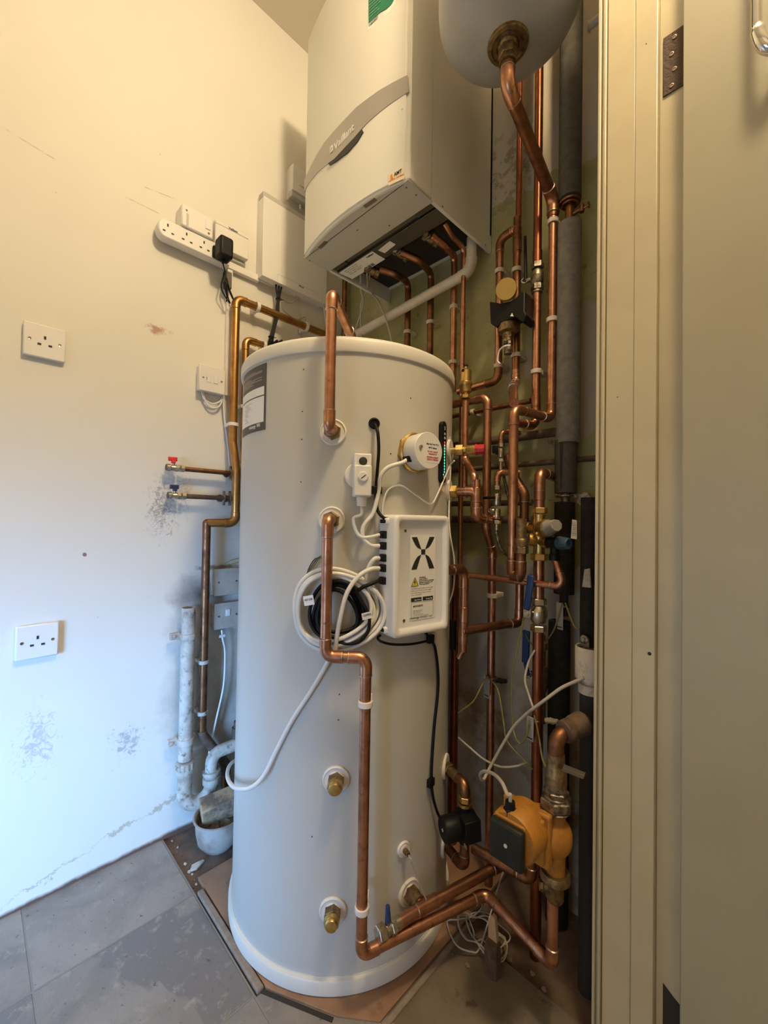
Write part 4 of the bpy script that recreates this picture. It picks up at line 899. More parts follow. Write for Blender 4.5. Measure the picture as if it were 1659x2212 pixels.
# grey insulated pipe on the right ----------------------------------------
l1 = B(1232, 300, .055); 
def lag(mb, p, y0, y1, r): 
    a, b = V(p, y0), V(p, y1); mb.lathe([(r*.55, 0), (r, .001), (r, (a-b).length-.001), (r*.55, (a-b).length)], b, Z, 28)
lt = thing('lagged_pipe', 'upper length of dark grey foam pipe lagging beside the vessel', 'pipe', V(l1, 440))
q = MB(); lag(q, l1, -320, 432, .0275); q.build('lagging', 'lag', lt)
q = MB(); q.cyl(V(l1, 420), V(l1, 500), .0110); q.build('pipe', 'copper_old', lt)
q = MB(); p = V(l1, 438); q.torus(p, Z, .0235, .003, 24, 8); q.torus(p-Z*.006, Z, .018, .003, 24, 8); p2 = V(l1, 466); q.cyl(p2+X*.008, p2+X*.032+Z*.004, .005); q.cyl(p2+X*.03+Z*.006-Z*.012, p2+X*.03+Z*.012, .006); q.tube([p2+X*.03, p2+X*.046+Z*.004], .003, 8); q.lathe([(.008, 0), (.008, .003)], p2+X*.045+Z*.004, X, 12); q.build('munsen_clamp', 'copper_old', lt)
lt = thing('lagged_pipe', 'pale grey foam lagging length beneath the brass pipe clamp', 'pipe', V(l1, 955))
q = MB(); lag(q, l1, 484, 958, .0288); q.build('lagging', 'lag_light', lt)
l2 = B(1222, 1000, .055)
lt = thing('lagged_pipe', 'short split length of dark lagging with black seam', 'pipe', V(l2, 1066))
q = MB(); lag(q, l2, 950, 1066, .0262); lag(q, l2, 950, 996, .0270); q.build('lagging', 'lag', lt)
q = MB(); a = V(l2, 958)-Y*.0270-X*.0005; b2_ = V(l2, 1058)-Y*.0266-X*.0005; q.slab([a-X*.0045, a+X*.0045, b2_+X*.0006, b2_-X*.0006], -Y, .0006); q.build('seam', 'black_matt', lt)
q = MB(); p = V(l2, 1072); q.torus(p, Z, .022, .003, 24, 8); q.cyl(V(l2, 1060), V(l2, 1095), .0110); q.box(p+X*.03, (.03, .008, .008)); q.torus(p+X*.048, Y, .007, .003, 16, 8); q.box(p+X*.05-Z*.012, (.03, .01, .03), (Vector((.8, 0, -.6)), Y, Vector((.6, 0, .8)))); q.build('clamp', 'steel_dirty', lt)
l3 = B(1219, 1180, .055)
lt = thing('lagged_pipe', 'blackened lagging length behind the blue capped relief valve', 'pipe', V(l3, 1283))
q = MB(); lag(q, l3, 1084, 1283, .0245); q.build('lagging', 'lag_dark', lt); q = MB(); q.cyl(V(l3, 1280), V(l3, 1330), .0105); q.build('pipe', 'dark', lt)
l4 = B(1207, 1500, .055)
lt = thing('lagged_pipe', 'long dark lagging length running to the floor behind the yellow pump', 'pipe', V(l4, 1900))
q = MB(); a = V(l4, 1322); q.lathe([(.014, 0), (.0262, .001), (.0262, a.z-.012)], Vector((l4.x, l4.y, -.011)), Z, 28); q.build('lagging', 'lag_dark', lt)
# horizontal old pipes across the wall behind -----------------------------
a = B(1211, 932, .03); b_ = B(975, 962, .03); b_.z = a.z
pipe('grimy old iron pipe crossing the back wall at middle height', [a+X*.02, b_-X*.05], .0120, 'copper_dusty', name='iron_pipe', elbows=[])
a = B(1285, 990, .03); b_ = B(980, 1010, .03); b_.z = a.z
pipe('thin rusty pipe crossing the back wall below the grimy one', [a+X*.02, b_-X*.05], .0075, 'copper_dusty', name='iron_pipe', elbows=[])
a = B(1000, 1088, .03)
pipe('dark horizontal pipe hidden behind the side port tees', [a-X*.1, Vector((B(1150, 1090, .03).x, a.y, a.z))], .0085, 'copper_dusty', name='iron_pipe', elbows=[])
a = B(1000, 1122, .03)
pipe('lower dark horizontal pipe behind the brass relief valve', [a-X*.1, Vector((B(1150, 1130, .03).x, a.y, a.z))], .011, 'copper_dusty', name='iron_pipe', elbows=[])
a = B(1146, 866, .045); b_ = B(1060, 885, .045); b_.z = a.z; c_ = B(985, 890, .045); c_.z = a.z
pipe('small copper branch running left from the riser with a white clip', [a, c_-X*.05], .0075, 'copper_old', elbows=[], clips=[(0, .62)])
# riser x=1052 ------------------------------------------------------------
r1 = Yp(1052, 1000, .985); rt_ = V(r1, 858); rl_ = Zp(986, 872, rt_.z)
r2 = V(r1, 1140); r3 = B(1064, 1190, .10); 
pipe('copper riser with dome elbow left of the long central drop', [rl_-X*.03, rt_, r2, r3, V(r3, 1700), Vector((r3.x, r3.y, -.01))], .0112, 'copper', R=.022, elbows=[1, 2, 3], clips=[(3, .19)], em='copper', els=.7, joints=[])
# brass automatic air vent and pipe under it ------------------------------
av = Yp(1006, 850, .935)
t = thing('air_vent', 'brass automatic air vent with black cap right of the cylinder lid', 'air vent', V(av, 870))
q = MB(); z1 = V(av, 862); zT = V(av, 800); hh = (zT-z1).length
q.lathe([(.008, 0), (.0125, .001), (.0125, .008), (.010, .010), (.010, .014), (.0150, .018), (.0150, .034), (.0172, .037), (.0172, .043), (.0145, .046), (.0145, hh-.002), (.012, hh), (.0, hh)], z1, Z, 28); q.hexn(z1+Z*.006, Z, .0140, .009); q.build('body', 'brass', t)
q = MB(); q.cyl(zT-Z*.006, zT+Z*.012, .0042); q.cyl(zT+Z*.001, zT-Y*.014+X*.0-Z*.004, .0058); q.build('outlet', 'brass', t)
q = MB(); q.lathe([(.0042, 0), (.0042, .0014)], zT-Y*.0142-Z*.004, -Y, 14); q.cyl(zT+Z*.010, zT+Z*.014, .0052); q.build('cap', 'black', t)
vb_ = V(av, 960); ve = V(av, 992)
q2 = Yp(1025, 1030, .90); q3 = Yp(1030, 1062, .90)
pipe('copper pipe below the brass air vent, offset to the right at its foot', [V(av, 866), ve, q2, V(q2, 1060), V(q2, 1118)], .0088, 'copper', R=.018, elbows=[1, 2], els=.7, joints=[(3, .5)])
pipe('vertical copper stub beneath the vent offset', [V(av, 1000), V(av, 1075)], .0078, 'copper', elbows=[], joints=[(0, .05)])
# side port C: red capped relief valve ------------------------------------
tD = Vector((.80, .18, 0)).normalized()
def dirto(P, px, py): k = ray(px, py); 
S1 = PC; e1 = Yp(1047, 976, S1.y+.035); e1.z = S1.z; ax = (e1-S1).normalized()
t = thing('relief_valve', 'brass safety valve with dark red cap on the upper side port', 'valve', S1)
q = MB(); ln = (e1-S1).length
q.cyl(S1, S1+ax*ln*.30, .0085); q.hexn(S1+ax*ln*.30, ax, .0150, .020); q.cyl(S1+ax*ln*.38, S1+ax*ln*.5, .0095); q.lathe([(.0105, 0), (.0125, .003), (.0125, .024), (.0135, .026)], S1+ax*ln*.48, ax, 24); q.build('body', 'brass', t)
q = MB(); q.lathe([(.0142, 0), (.0142, .004), (.0130, .006), (.0130, ln*.24), (.0115, ln*.26)], S1+ax*ln*.74, ax, 10); q.build('cap', 'red', t, ang=20)
# side port D: tee with copper ---------------------------------------------
S2 = PD; e2 = Yp(1030, 1066, S2.y+.02); e2.z = S2.z; ax = (e2-S2).normalized(); ln = (e2-S2).length
q = MB(); q.cyl(S2, S2+ax*.02, .0115); q.hexn(S2+ax*.016, ax, .0165, .018); o = q.build('port_union', 'brass'); tag(o, 'brass union nut screwed to the side port beside the gauge foot', 'fitting')
dn = V(e2, 1120); rr_ = Yp(1062, 1124, .985); rr_.z = dn.z
pipe('copper tee piece off the second side port turning down and right', [S2+ax*.02, e2, dn, rr_+X*.02], .0112, 'copper', R=.016, elbows=[1, 2], joints=[(1, .15)], els=.6)
pipe('short reduced copper stub above the side port tee', [V(e2, 1066), V(e2, 1036)], .0085, 'copper', elbows=[])
# small bore filling loop with nickel valves (x 1075..1085) ----------------
s1 = Yp(1083, 950, .97); h0 = V(s1, 932)
sx = Yp(1100, 932, 1.02); sx.z = h0.z
pipe('tiny copper hook above the upper filling loop valve', [sx+X*.03, h0, V(s1, 965)], .0065, 'copper', R=.014, elbows=[1], els=.5)
t = thing('filling_loop_valve', 'upper nickel filling loop valve with black handle', 'valve', V(s1, 975))
q = MB(); q.hexn(V(s1, 962), Z, .0085, .010); q.lathe([(.0075, 0), (.0085, .004), (.0085, .018), (.0070, .022)], V(s1, 988), Z, 16); q.hexn(V(s1, 995), Z, .0105, .009); q.cyl(V(s1, 998), V(s1, 1015), .005); q.build('body', 'nickel', t)
q = MB(); e = V(s1, 970); q.box(e-X*.016-Y*.004, (.014, .008, .020)); q.box(e-X*.008-Y*.004-Z*.008, (.012, .008, .012)); q.build('handle', 'black', t, bevel=.002)
s2 = Yp(1074, 1060, .95); h0 = V(s2, 1020); sx = Yp(1098, 1019, .99); sx.z = h0.z
pipe('small copper bend feeding the lower filling loop valve', [sx+X*.03, h0, V(s2, 1052)], .0075, 'copper', R=.016, elbows=[1], els=.5)
t = thing('filling_loop_valve', 'lower nickel filling loop double check valve with thin black lever', 'valve', V(s2, 1100))
q = MB(); q.hexn(V(s2, 1054), Z, .0105, .011); q.lathe([(.009, 0), (.0100, .002), (.0100, .028), (.009, .03)], V(s2, 1092), Z, 18); q.lathe([(.0085, 0), (.0092, .003), (.0092, .022), (.008, .026)], V(s2, 1121), Z, 18); q.hexn(V(s2, 1128), Z, .0110, .010); q.cyl(V(s2, 1128), V(s2, 1145), .005); q.cyl(V(s2, 1103), V(s2, 1103)-X*.010-Y*.006, .005); q.build('body', 'nickel', t)
q = MB(); e = V(s2, 1075); q.tube([e-Y*.008, e-X*.012-Y*.010, e-X*.034-Y*.008], .0038, 10); q.build('lever', 'black', t)
q = MB(); q.torus(V(s2, 1103)-X*.014-Y*.01, Y+X*.6, .0055, .0012, 16, 6); q.build('ring_tag', 'nickel', t)
e = V(s2, 1142); o = cable('braided steel hose curling down behind the central drop', [e, e-Z*.012, Yp(1080, 1180, .955), Yp(1092, 1196, .97), Yp(1106, 1200, 1.0), Yp(1118, 1150, 1.02), Yp(1100, 1080, 1.01), Yp(1088, 1030, .99), Yp(1084, 1015, .97)], .0042, 'steel_dirty', name='braided_hose', cat='hose')
# main riser R with pressure reducing valve --------------------------------
rv = Yp(1165, 1150, .955); rT = V(rv, 1020)
pipe('copper riser with dome elbow standing on the brass pressure valve', [rT+Y*.14-X*.02, rT, V(rv, 1098)], .0115, 'copper', R=.020, elbows=[1], els=1.4, joints=[(1, .55)])
t = thing('pressure_valve', 'brass multibloc pressure reducing valve with grey cap on the right riser', 'valve', V(rv, 1150))
P = lambda py: V(rv, py)
q = MB(); q.hexn(P(1103), Z, .0185, .014); q.lathe([(.015, 0), (.014, .012), (.0150, .02)], P(1130), Z, 24); q.lathe([(.0155, 0), (.0155, .02)], P(1152), Z, 20)
q.lathe([(.0135, 0), (.0125, .03), (.014, .06)], P(1200), Z, 24); q.hexn(P(1203), Z, .0195, .016)
sa = (Yp(1226, 1128, .875)-P(1146)).normalized(); q.lathe([(.013, -.004), (.016, .012), (.0205, .018), (.0215, .040), (.0195, .045)], P(1146), sa, 28)
q.lathe([(.010, 0), (.0125, .006), (.0145, .012), (.0145, .024), (.012, .026)], P(1168), Vector((-.75, -.55, .1)), 24)
e = P(1170); q.cyl(e, e+X*.022-Y*.006, .0125); q.lathe([(.0145, 0), (.0145, .010)], e+X*.016-Y*.005, Vector((.96, -.26, 0)), 20)
lf = Yp(1112, 1133, .985); q.cyl(P(1146), lf, .0095); q.hexn(P(1146).lerp(lf, .45), lf-P(1146), .0155, .016); q.hexn(P(1146).lerp(lf, .85), lf-P(1146), .0150, .014)
q.build('body', 'brass', t)
q = MB(); q.lathe([(.0185, .043), (.0185, .050), (.0150, .054), (.0140, .080), (.0125, .082), (.006, .082)], P(1146), sa, 8, rot=.3); q.build('cap', 'grey_cap', t)
q = MB(); sb_ = basis(sa); q.box(P(1146)+sa*.066-Y*.0145, (.018, .0006, .008), (sa, Y, sa.cross(Y).normalized())); q.build('label', 'paper', t)
e0 = e+X*.026-Y*.007; bx_ = Vector((.96, -.28, 0)).normalized()
t = thing('relief_valve', 'black relief valve with slate blue cap beside the brass pressure valve', 'valve', e0)
q = MB(); q.lathe([(.0095, 0), (.0125, .004), (.0115, .014), (.0145, .018), (.0150, .026)], e0, bx_, 20); q.cyl(e0+bx_*.016, e0+bx_*.016-Z*.026, .0095); q.lathe([(.0125, 0), (.0130, .004), (.0130, .012), (.0105, .015)], e0+bx_*.016-Z*.040, Z, 20); q.build('body', 'black', t)
q = MB(); q.lathe([(.0145, .026), (.0155, .029), (.0130, .052), (.0115, .054), (.0085, .054), (.0085, .050)], e0, bx_, 12); q.build('cap', 'blue_cap', t, ang=25)
dr0 = e0+bx_*.016-Z*.034; dA = Yp(1218, 1268, dr0.y-.005); dL = Zp(1003, 1241, dA.z); 
pipe('thin copper discharge pipe from the blue capped valve running left', [dr0, dA, dL], .0077, 'copper', R=.014, elbows=[1], els=.8)
# hanging barcode tag behind the valve
q = MB(); A = Yp(1238, 1122, .90); q.slab([Yp(1236, 1122, .93), Yp(1246, 1124, .93), Yp(1246, 1165, .93), Yp(1233, 1163, .93)], Y, .0008); o = q.build('barcode_tag', 'clip'); tag(o, 'small white barcode tag hanging behind the grey valve cap', 'tag')
q = MB()
for i in range(7): A = Yp(1237, 1130+i*4.4, .9295); q.box(A+X*.003, (.007, .0004, .0012+.0006*(i % 2)))
q.build('bars', 'ink_soft', o)
pipe('copper riser section between the brass pressure valve and the upper blue lever valve', [P(1210), P(1300)], .0125, 'copper', elbows=[])
t = thing('lever_valve', 'nickel ball valve with upright blue lever on the right riser', 'valve', P(1325))
q = MB(); q.hexn(P(1299), Z, .0185, .015); q.lathe([(.0145, 0), (.019, .008), (.021, .02), (.019, .032), (.0145, .04)], P(1345), Z, 24); q.hexn(P(1357), Z, .0185, .015); q.cyl(P(1325), P(1325)-Y*.024-X*.012, .008); q.build('body', 'nickel', t)
l0 = P(1325)-Y*.026-X*.016; le = Yp(1147, 1246, l0.y-.006)
q = MB(); q.box(l0+Z*.004, (.018, .003, .026)); q.lathe([(.0065, 0), (.006, .004)], l0-Y*.001, -Y, 6); q.build('lever_plate', 'nickel', t, bevel=.001)
q = MB(); lv = (le-(l0+Z*.012)); c_ = l0+Z*.012+lv/2; lu = lv.normalized(); sd = lu.cross(Y).normalized()
q.box(c_, (.0165, .008, lv.length+.008), (sd, Y, lu)); q.build('handle', 'blue', t, bevel=.0035)
pR = P(1364)
riser_low = [pR, Vector((rv.x, rv.y, -.011))]
pipe('lower length of the thick copper riser going down behind the yellow pump', riser_low, .0128, 'copper_red', elbows=[])
# second blue lever and grubby valve behind it
g0 = B(1143, 1458, .085)
t = thing('lever_valve', 'brown old ball valve with angled blue lever behind the right riser', 'valve', g0)
q = MB(); q.lathe([(.014, 0), (.017, .01), (.020, .02), (.020, .045), (.017, .055), (.014, .065)], B(1168, 1492, .07), Z, 20); q.hexn(B(1168, 1395, .07), Z, .017, .02); q.cyl(B(1168, 1450, .07), g0, .008); q.cyl(B(1168, 1560, .07), B(1168, 1370, .07), .012); q.build('body', 'copper_dusty', t)
q = MB(); q.lathe([(.0105, 0), (.0105, .003), (.006, .004)], g0, -Y, 20); q.lathe([(.0055, .003), (.005, .008)], g0, -Y, 6); q.build('lever_plate', 'nickel', t)
A = B(1135, 1432, .095); Bq = B(1137, 1362, .105); lv = Bq-A; lu = lv.normalized(); q = MB(); q.box(A+lv/2, (.019, .008, lv.length), (lu.cross(Y).normalized(), Y, lu)); q.tube([A, g0-Y*.004], .006, 8); q.build('handle', 'blue', t, bevel=.004)
# copper leftmost riser low and tee at 1002 ---------------------------------
lw = B(982, 1400, .05)
pipe('wide copper riser hard against the right side of the cylinder', [V(lw, 1232), Vector((lw.x, lw.y, -.005))], .0135, 'copper_red', elbows=[])
k1 = Yp(1002, 1300, .86); kt = V(k1, 1228); kl = Yp(968, 1222, .80); kl.z = kt.z; kb = V(k1, 1388)
pipe('copper pipe curving out from behind the control box down to an open stub', [kl, kt, kb], .0112, 'copper', R=.024, elbows=[1], joints=[(1, .62)], els=1.2)
kr = Zp(1122, 1345, V(k1, 1362).z); ku = V(kr, 1250)
pipe('copper cross pipe joining the open stub to the small riser', [V(k1, 1362), kr, ku], .0110, 'copper', R=.016, elbows=[1], joints=[(0, .06)])
q = MB(); e = kb; q.cyl(e, e-Z*.022, .0085); q.cyl(e-Z*.018, e-Z*.040-X*.010-Y*.004, .0070, .0065); o = q.build('drain_stub', 'copper'); tag(o, 'small copper drain stub at the foot of the control box pipe', 'pipe stub')
q = MB(); p = V(lw, 1375); q.cyl(V(lw, 1340), V(lw, 1400), .0185); o = q.build('pipe_sleeve', 'black_matt'); tag(o, 'black rubber sleeve on the riser right of the control box', 'sleeve')
# earth clamp tags ------------------------------------------------------------
def earth(label, P, py0, py1, side):
    t = thing('earth_clamp', label, 'clamp', P)
    q = MB(); q.torus(P, Z, .0135, .0028, 20, 8); q.box(P-Y*.016, (.012, .008, .014)); q.build('strap', 'steel_dirty', t)
    a = P-Y*.022+Z*.004; h = V(a, py0)-V(a, py1)
    u_ = Vector((.985, -.17, 0)); 
    q = MB(); q.box(V(a, (py0+py1)/2), (.019, .0012, h.length), (u_, Z.cross(u_), Z)); pl = q.build('tag', 'foil', t, bevel=.002)
    q = MB(); q.box(V(a, py1-6)-Y*.001, (.014, .0012, .0022), (u_, Z.cross(u_), Z)); q.build('mark', 'ink', pl); return t
earth('metal earth clamp tag on the thin middle riser', V(r3, 1463), 1462, 1508, 1)
earth('metal earth clamp tag on the thick right riser', P(1555)-Y*.004+X*-.006, 1548, 1600, 1)
earth('metal earth clamp tag hanging below the blackened lagging', V(l3, 1308)-Y*.004, 1302, 1360, 1)
gw = 'green and yellow earth wires in the pipe cupboard'
cable('earth wire from the middle riser tag sweeping left', [V(r3, 1458)-Y*.02, Yp(1040, 1482, .95), Yp(1022, 1515, .93), Yp(990, 1540, .92)], .0019, 'cable_green', group=gw)
cable('earth wire from the middle riser tag down to the right riser', [V(r3, 1458)-Y*.02, Yp(1075, 1490, .95), Yp(1088, 1560, .93), Yp(1095, 1600, .92), Yp(1125, 1635, .92), Yp(1150, 1662, .93)], .0019, 'cable_green', group=gw)
cable('long looping earth wire between the blue levers and the right riser tag', [Yp(1139, 1295, .93), Yp(1128, 1350, .93), Yp(1112, 1430, .93), Yp(1105, 1480, .93), Yp(1107, 1560, .93), Yp(1113, 1592, .92), Yp(1124, 1606, .92), Yp(1137, 1590, .92), Yp(1145, 1552, .93)], .0019, 'cable_green', group=gw)
cable('earth wire falling from the right riser tag to the pump pipe', [Yp(1154, 1545, .915), Yp(1164, 1590, .91), Yp(1172, 1640, .90), Yp(1185, 1665, .88)], .0019, 'cable_green', group=gw)
cable('earth wire from the lagging tag curving left behind the riser', [Yp(1215, 1302, .99), Yp(1204, 1340, .985), Yp(1194, 1365, .985), Yp(1175, 1388, 1.0), Yp(1150, 1392, 1.02), Yp(1135, 1370, 1.02)], .0019, 'cable_green', group=gw)
cable('earth wire from the lagging tag running right to the frame', [Yp(1221, 1302, .985), Yp(1233, 1335, .98), Yp(1245, 1357, .97), Yp(1272, 1366, .96)], .0019, 'cable_green', group=gw)
# plastic stubs and clips on the bare wall
for (a, b, c, lab_, m_) in ((1068, 1469, 1094, 'dark empty pipe clip on the back wall beside the middle riser', 'dark'), (1178, 1556, 1206, 'translucent empty pipe clip on the lagging right of the right riser', 'clip')):
    q = MB(); A, Bq = B(a, b, .02 if m_ == 'dark' else .09), B(c, b+3, .02 if m_ == 'dark' else .09); q.tube([A, Bq], [.006, .006], 10); q.box(A.lerp(Bq, .5), (.012, .006, .014)); q.box(A.lerp(Bq, .2), (.006, .006, .014)); o = q.build('pipe_clip', m_, bevel=.001); tag(o, lab_, 'clip')

# ------------------------------------------------------------------ PUMPS
yp = Yp(1150, 1800, .80)
t = thing('circulation_pump', 'dusty yellow central heating pump with black terminal face', 'pump', yp)
U = Vector((.80, .60, 0)).normalized(); NV = Vector((-.60*.0-.50, -.86, 0)).normalized()
pc = Vector((-.334, B7.y, .392)); ax = -Y; su = X; py_ = pc.y
q = MB(); q.sphere(pc, .031, (1.0, 1.05, 1.25), 24, 16); q.lathe([(.0185, 0), (.0185, .066)], pc-Z*.068, Z, 20); q.lathe([(.0185, 0), (.0185, .03)], pc+Z*.028, Z, 20); q.sphere(pc-X*.026-Y*.004, .042, (1, .55, 1.15), 24, 14); q.build('volute', 'yellow', t, ang=60)
q = MB(); q.bx(-.424, -.328, py_-.040, py_-.024, .347, .448); q.bx(-.416, -.336, py_-.050, py_-.038, .356, .440); q.build('flange', 'yellow', t, bevel=.004)
q = MB(); q.lathe([(.046, 0), (.047, .003), (.047, .060), (.044, .064)], Vector((-.378, py_-.026, .409)), -Y, 40); q.build('motor', 'yellow', t)
q = MB(); q.bx(-.414, -.351, py_-.092, py_-.060, .370, .443); q.build('terminal_box', 'yellow', t, bevel=.003)
q = MB(); q.bx(-.416, -.349, py_-.107, py_-.091, .367, .439); q.build('front_cover', 'pump_face', t, bevel=.005)
fc = Vector((-.381, py_-.1075, .404))
q = MB(); q.lathe([(.0036, 0), (.0036, .0008), (.002, .0004)], fc, -Y, 16); q.build('screw', 'clip', t)
gl_ = Vector((-.388, py_-.078, .444)); q = MB(); q.hexn(gl_+Z*.006, Z, .0125, .012); q.cyl(gl_+Z*.01, gl_+Z*.024, .0100, .0090, 10); q.build('cable_gland', 'black', t)
PG = gl_+Z*.024
pt = pc+Z*.055
q = MB(); q.hexn(pt+Z*.010, Z, .0300, .020, rot=.3); q.lathe([(.026, 0), (.028, .003), (.022, .006)], pt-Z*.004, Z, 28); q.lathe([(.0225, 0), (.0225, .004), (.0205, .006), (.0200, .030)], pt+Z*.018, Z, 28); q.hexn(pt+Z*.030, Z, .0245, .010); q.build('top_union', 'steel_dirty', t)
pb_ = pc-Z*.066
q = MB(); q.lathe([(.026, 0), (.028, -.004), (.028, -.014), (.020, -.018), (.016, -.026), (.0165, -.052), (.013, -.058)], pb_, Z, 28); q.cyl(pb_-Z*.034, pb_-Z*.034-X*.018-Y*.010, .009); q.hexn(pb_-Z*.034-X*.022-Y*.012, Vector((.9, .5, 0)), .010, .008); q.build('bottom_union', 'brass_old', t)
# gate / bend above the pump
w0 = pt+Z*.045; w1 = V(w0, 1590); w2 = Yp(1246, 1572, w0.y+.06); w3 = Yp(1290, 1545, w0.y+.10)
t = thing('pump_flange_pipe', 'brown curved pipe and union rising from the yellow pump to the right', 'pipe', w0)
q = MB(); q.lathe([(.0205, 0), (.0205, .022), (.0185, .026), (.0165, .044), (.0160, .058)], w0, Z, 24); q.build('sleeve', 'brass_old', t)
q = MB(); pp = fillet([w0+Z*.05, w1, w2], .032); q.tube(pp, .0145, 16); q.build('bend', 'copper_old', t)
q = MB(); wa = (w3-w1).normalized(); q.lathe([(.016, 0), (.021, .002), (.021, .018), (.018, .022), (.022, .028), (.023, .052), (.017, .060)], w1+wa*.018, wa, 24); q.cyl(w1+wa*.044, w1+wa*.044-Y*.026+Z*.012, .0075); q.build('union', 'copper_dusty', t)
q = MB(); a = Yp(1216, 1658, .80); bq = Yp(1262, 1676, .82); q.tube([a, bq], .0015, 6); q.box((a+bq)/2, ((bq-a).length, .002, .016), ((bq-a).normalized(), Y, (bq-a).normalized().cross(Y))); q.build('bracket', 'steel_plate', t)
# black pump
bp = Yp(1003, 1785, .86)
t = thing('circulation_pump', 'small black circulation pump tucked beside the foot of the cylinder', 'pump', bp)
ax = Vector((-.45, -.88, -.05)).normalized(); su = Z.cross(ax).normalized(); fr4 = (su, ax.cross(su)*-1, ax); c = Yp(1004, 1782, .85)
q = MB(); q.lathe([(.033, -.024), (.037, -.018), (.037, .010), (.031, .014)], c, ax, 32); q.cyl(c-Z*.04, c+Z*.05, .014); q.box(c+su*.026+Z*.010, (.03, .05, .04), fr4); q.build('housing', 'black', t, bevel=.002)
q = MB(); q.lathe([(.027, .012), (.0285, .016), (.0285, .052), (.0265, .056), (.0, .056)], c-su*.003, ax, 32); q.build('motor', 'black', t)
q = MB(); q.lathe([(.0036, .0565), (.0036, .0575), (.0, .0575)], c-su*.003, ax, 16); q.build('screw', 'clip', t)
q = MB(); q.box(c+su*.024+ax*.012-Z*.020, (.012, .026, .001), fr4); q.build('label', 'ink_soft', t)
BPC, BPS, BPA = c.copy(), su.copy(), ax.copy()
u0 = V(c, 1722); 
q = MB(); q.hexn(u0-Z*.003, Z, .0155, .014); q.lathe([(.0165, 0), (.0165, .006)], u0-Z*.018, Z, 20); o = q.build('pump_union', 'brass'); tag(o, 'tarnished brass union on top of the black pump', 'fitting')
ex = V(u0, 1672); 
pipe('brown copper elbow linking the lower side port to the black pump', [PE, PE+(Vector((ex.x, ex.y, PE.z))-PE)*.5, Vector((ex.x, ex.y, PE.z)), u0], .0112, 'brass_old', R=.018, elbows=[2], els=.7, em='copper_old')
q = MB(); nn = (Vector((ex.x, ex.y, PE.z))-PE).normalized(); q.hexn(PE+nn*.014, nn, .0165, .016); o = q.build('port_union', 'brass_old'); tag(o, 'brown hexagonal union nut on the lower side port', 'fitting')
lb_ = V(c, 1840); pp = Vector((lb_.x, lb_.y, PF.z))
pipe('dark copper bend from the lowest side port up to the black pump', [PF, pp, V(c, 1805)], .0112, 'copper_old', R=.02, elbows=[1], els=.7)
xa = Yp(1022, 1832, .90); xb = Yp(1150, 1905, .87); xb.z = xa.z-.0; xb = Zp(1148, 1902, xa.z)
pipe('copper cross pipe passing beneath the yellow pump into a riser', [xa, xb, V(xb, 1830)], .0112, 'copper_old', R=.018, elbows=[1], els=.7, joints=[(0, .62)])
# pipe foot beneath the yellow pump joins long run
# right edge: white filter, dark pipe ------------------------------------
f0 = Yp(1276, 1455, .935)
t = thing('waste_pipe', 'cream plastic sleeve half hidden behind the door frame', 'pipe', f0)
q = MB(); q.lathe([(.026, 0), (.0305, .001), (.0305, .066), (.029, .068), (.027, .066), (.027, .05)], V(f0, 1466), Z, 28); q.lathe([(.018, 0), (.018, .03)], V(f0, 1482), Z, 24); q.lathe([(.016, 0), (.024, .002), (.024, .020), (.020, .022)], V(f0, 1498), Z, 24); q.build('sleeve', 'clip', t)
q = MB(); q.cyl(V(f0, 1560), V(f0, 1490), .021); q.build('lower_pipe', 'dark', t)
f1 = Yp(1272, 1200, .96)
pipe('blackened vertical pipe squeezed between lagging and door frame', [V(f1, 1075), V(f1, 1395)], .017, 'lag_dark', name='iron_pipe', elbows=[])
f2 = Yp(1273, 1700, .97)
pipe('rusty dark pipe behind the door frame foot', [V(f2, 1560), Vector((f2.x, f2.y, -.011))], .020, 'dark', name='iron_pipe', elbows=[])
q = MB(); e = Yp(1262, 1381, .93); q.lathe([(.009, 0), (.009, .003), (.005, .005)], e, -Y, 20); q.box(e+Y*.003-Z*.012, (.018, .003, .03)); q.hexn(e-Y*.006, Y, .005, .005); o = q.build('pipe_bracket', 'steel_dirty'); tag(o, 'grey metal bracket with hex bolt above the cream sleeve', 'bracket')
q = MB(); q.slab([Yp(1262, 1230, .93), Yp(1274, 1228, .93), Yp(1276, 1270, .93), Yp(1257, 1268, .93)], Y, .006); o = q.build('junction_box', 'plastic_dirty', bevel=.001); tag(o, 'little white junction cover beside the frame, level with the discharge pipe', 'cover')
q = MB(); e = Yp(1272, 57, .97); q.cyl(e, e+X*.03, .0085); q.cyl(e-X*.003, e, .0115); o = q.build('wall_plug', 'clip'); tag(o, 'stubby white plastic plug on the back wall near the frame top', 'plug')
# ------------------------------------------------------------------ floor clutter right
for i, (lab_, pts_) in enumerate((('grey thin wire coil lying on the floor under the pumps', [(1092, 1868), (1072, 1930), (1055, 1990), (1035, 2050), (1018, 2056), (985, 2040), (966, 1992), (990, 1986), (1020, 1980), (1040, 1960), (1038, 1940)]),)):
    cable(lab_, [Zp(a, b, .10-.085*min(1, k/3)) if k < 4 else Zp(a, b, .012+.01*(k % 2)) for k, (a, b) in enumerate(pts_)], .0017, 'cable_dull')
cen = Zp(1045, 2020, .012); ptsq = []
for k in range(60):
    a = k*.42; R = .040+.012*math.sin(k*.9)+.008*math.sin(k*.31); ptsq.append(cen+X*(R*1.15*math.cos(a))+Y*(R*math.sin(a))+Z*(.006*math.sin(k*1.7)+.006))
o = MB().tube(spline(ptsq, 4), .0016, 6).build('wire_coil', 'cable_dull'); tag(o, 'loose loops of grey wire around the splintered stake on the floor', 'wire')
sb = Zp(1064, 2100, .0); st_ = V(sb, 1990)
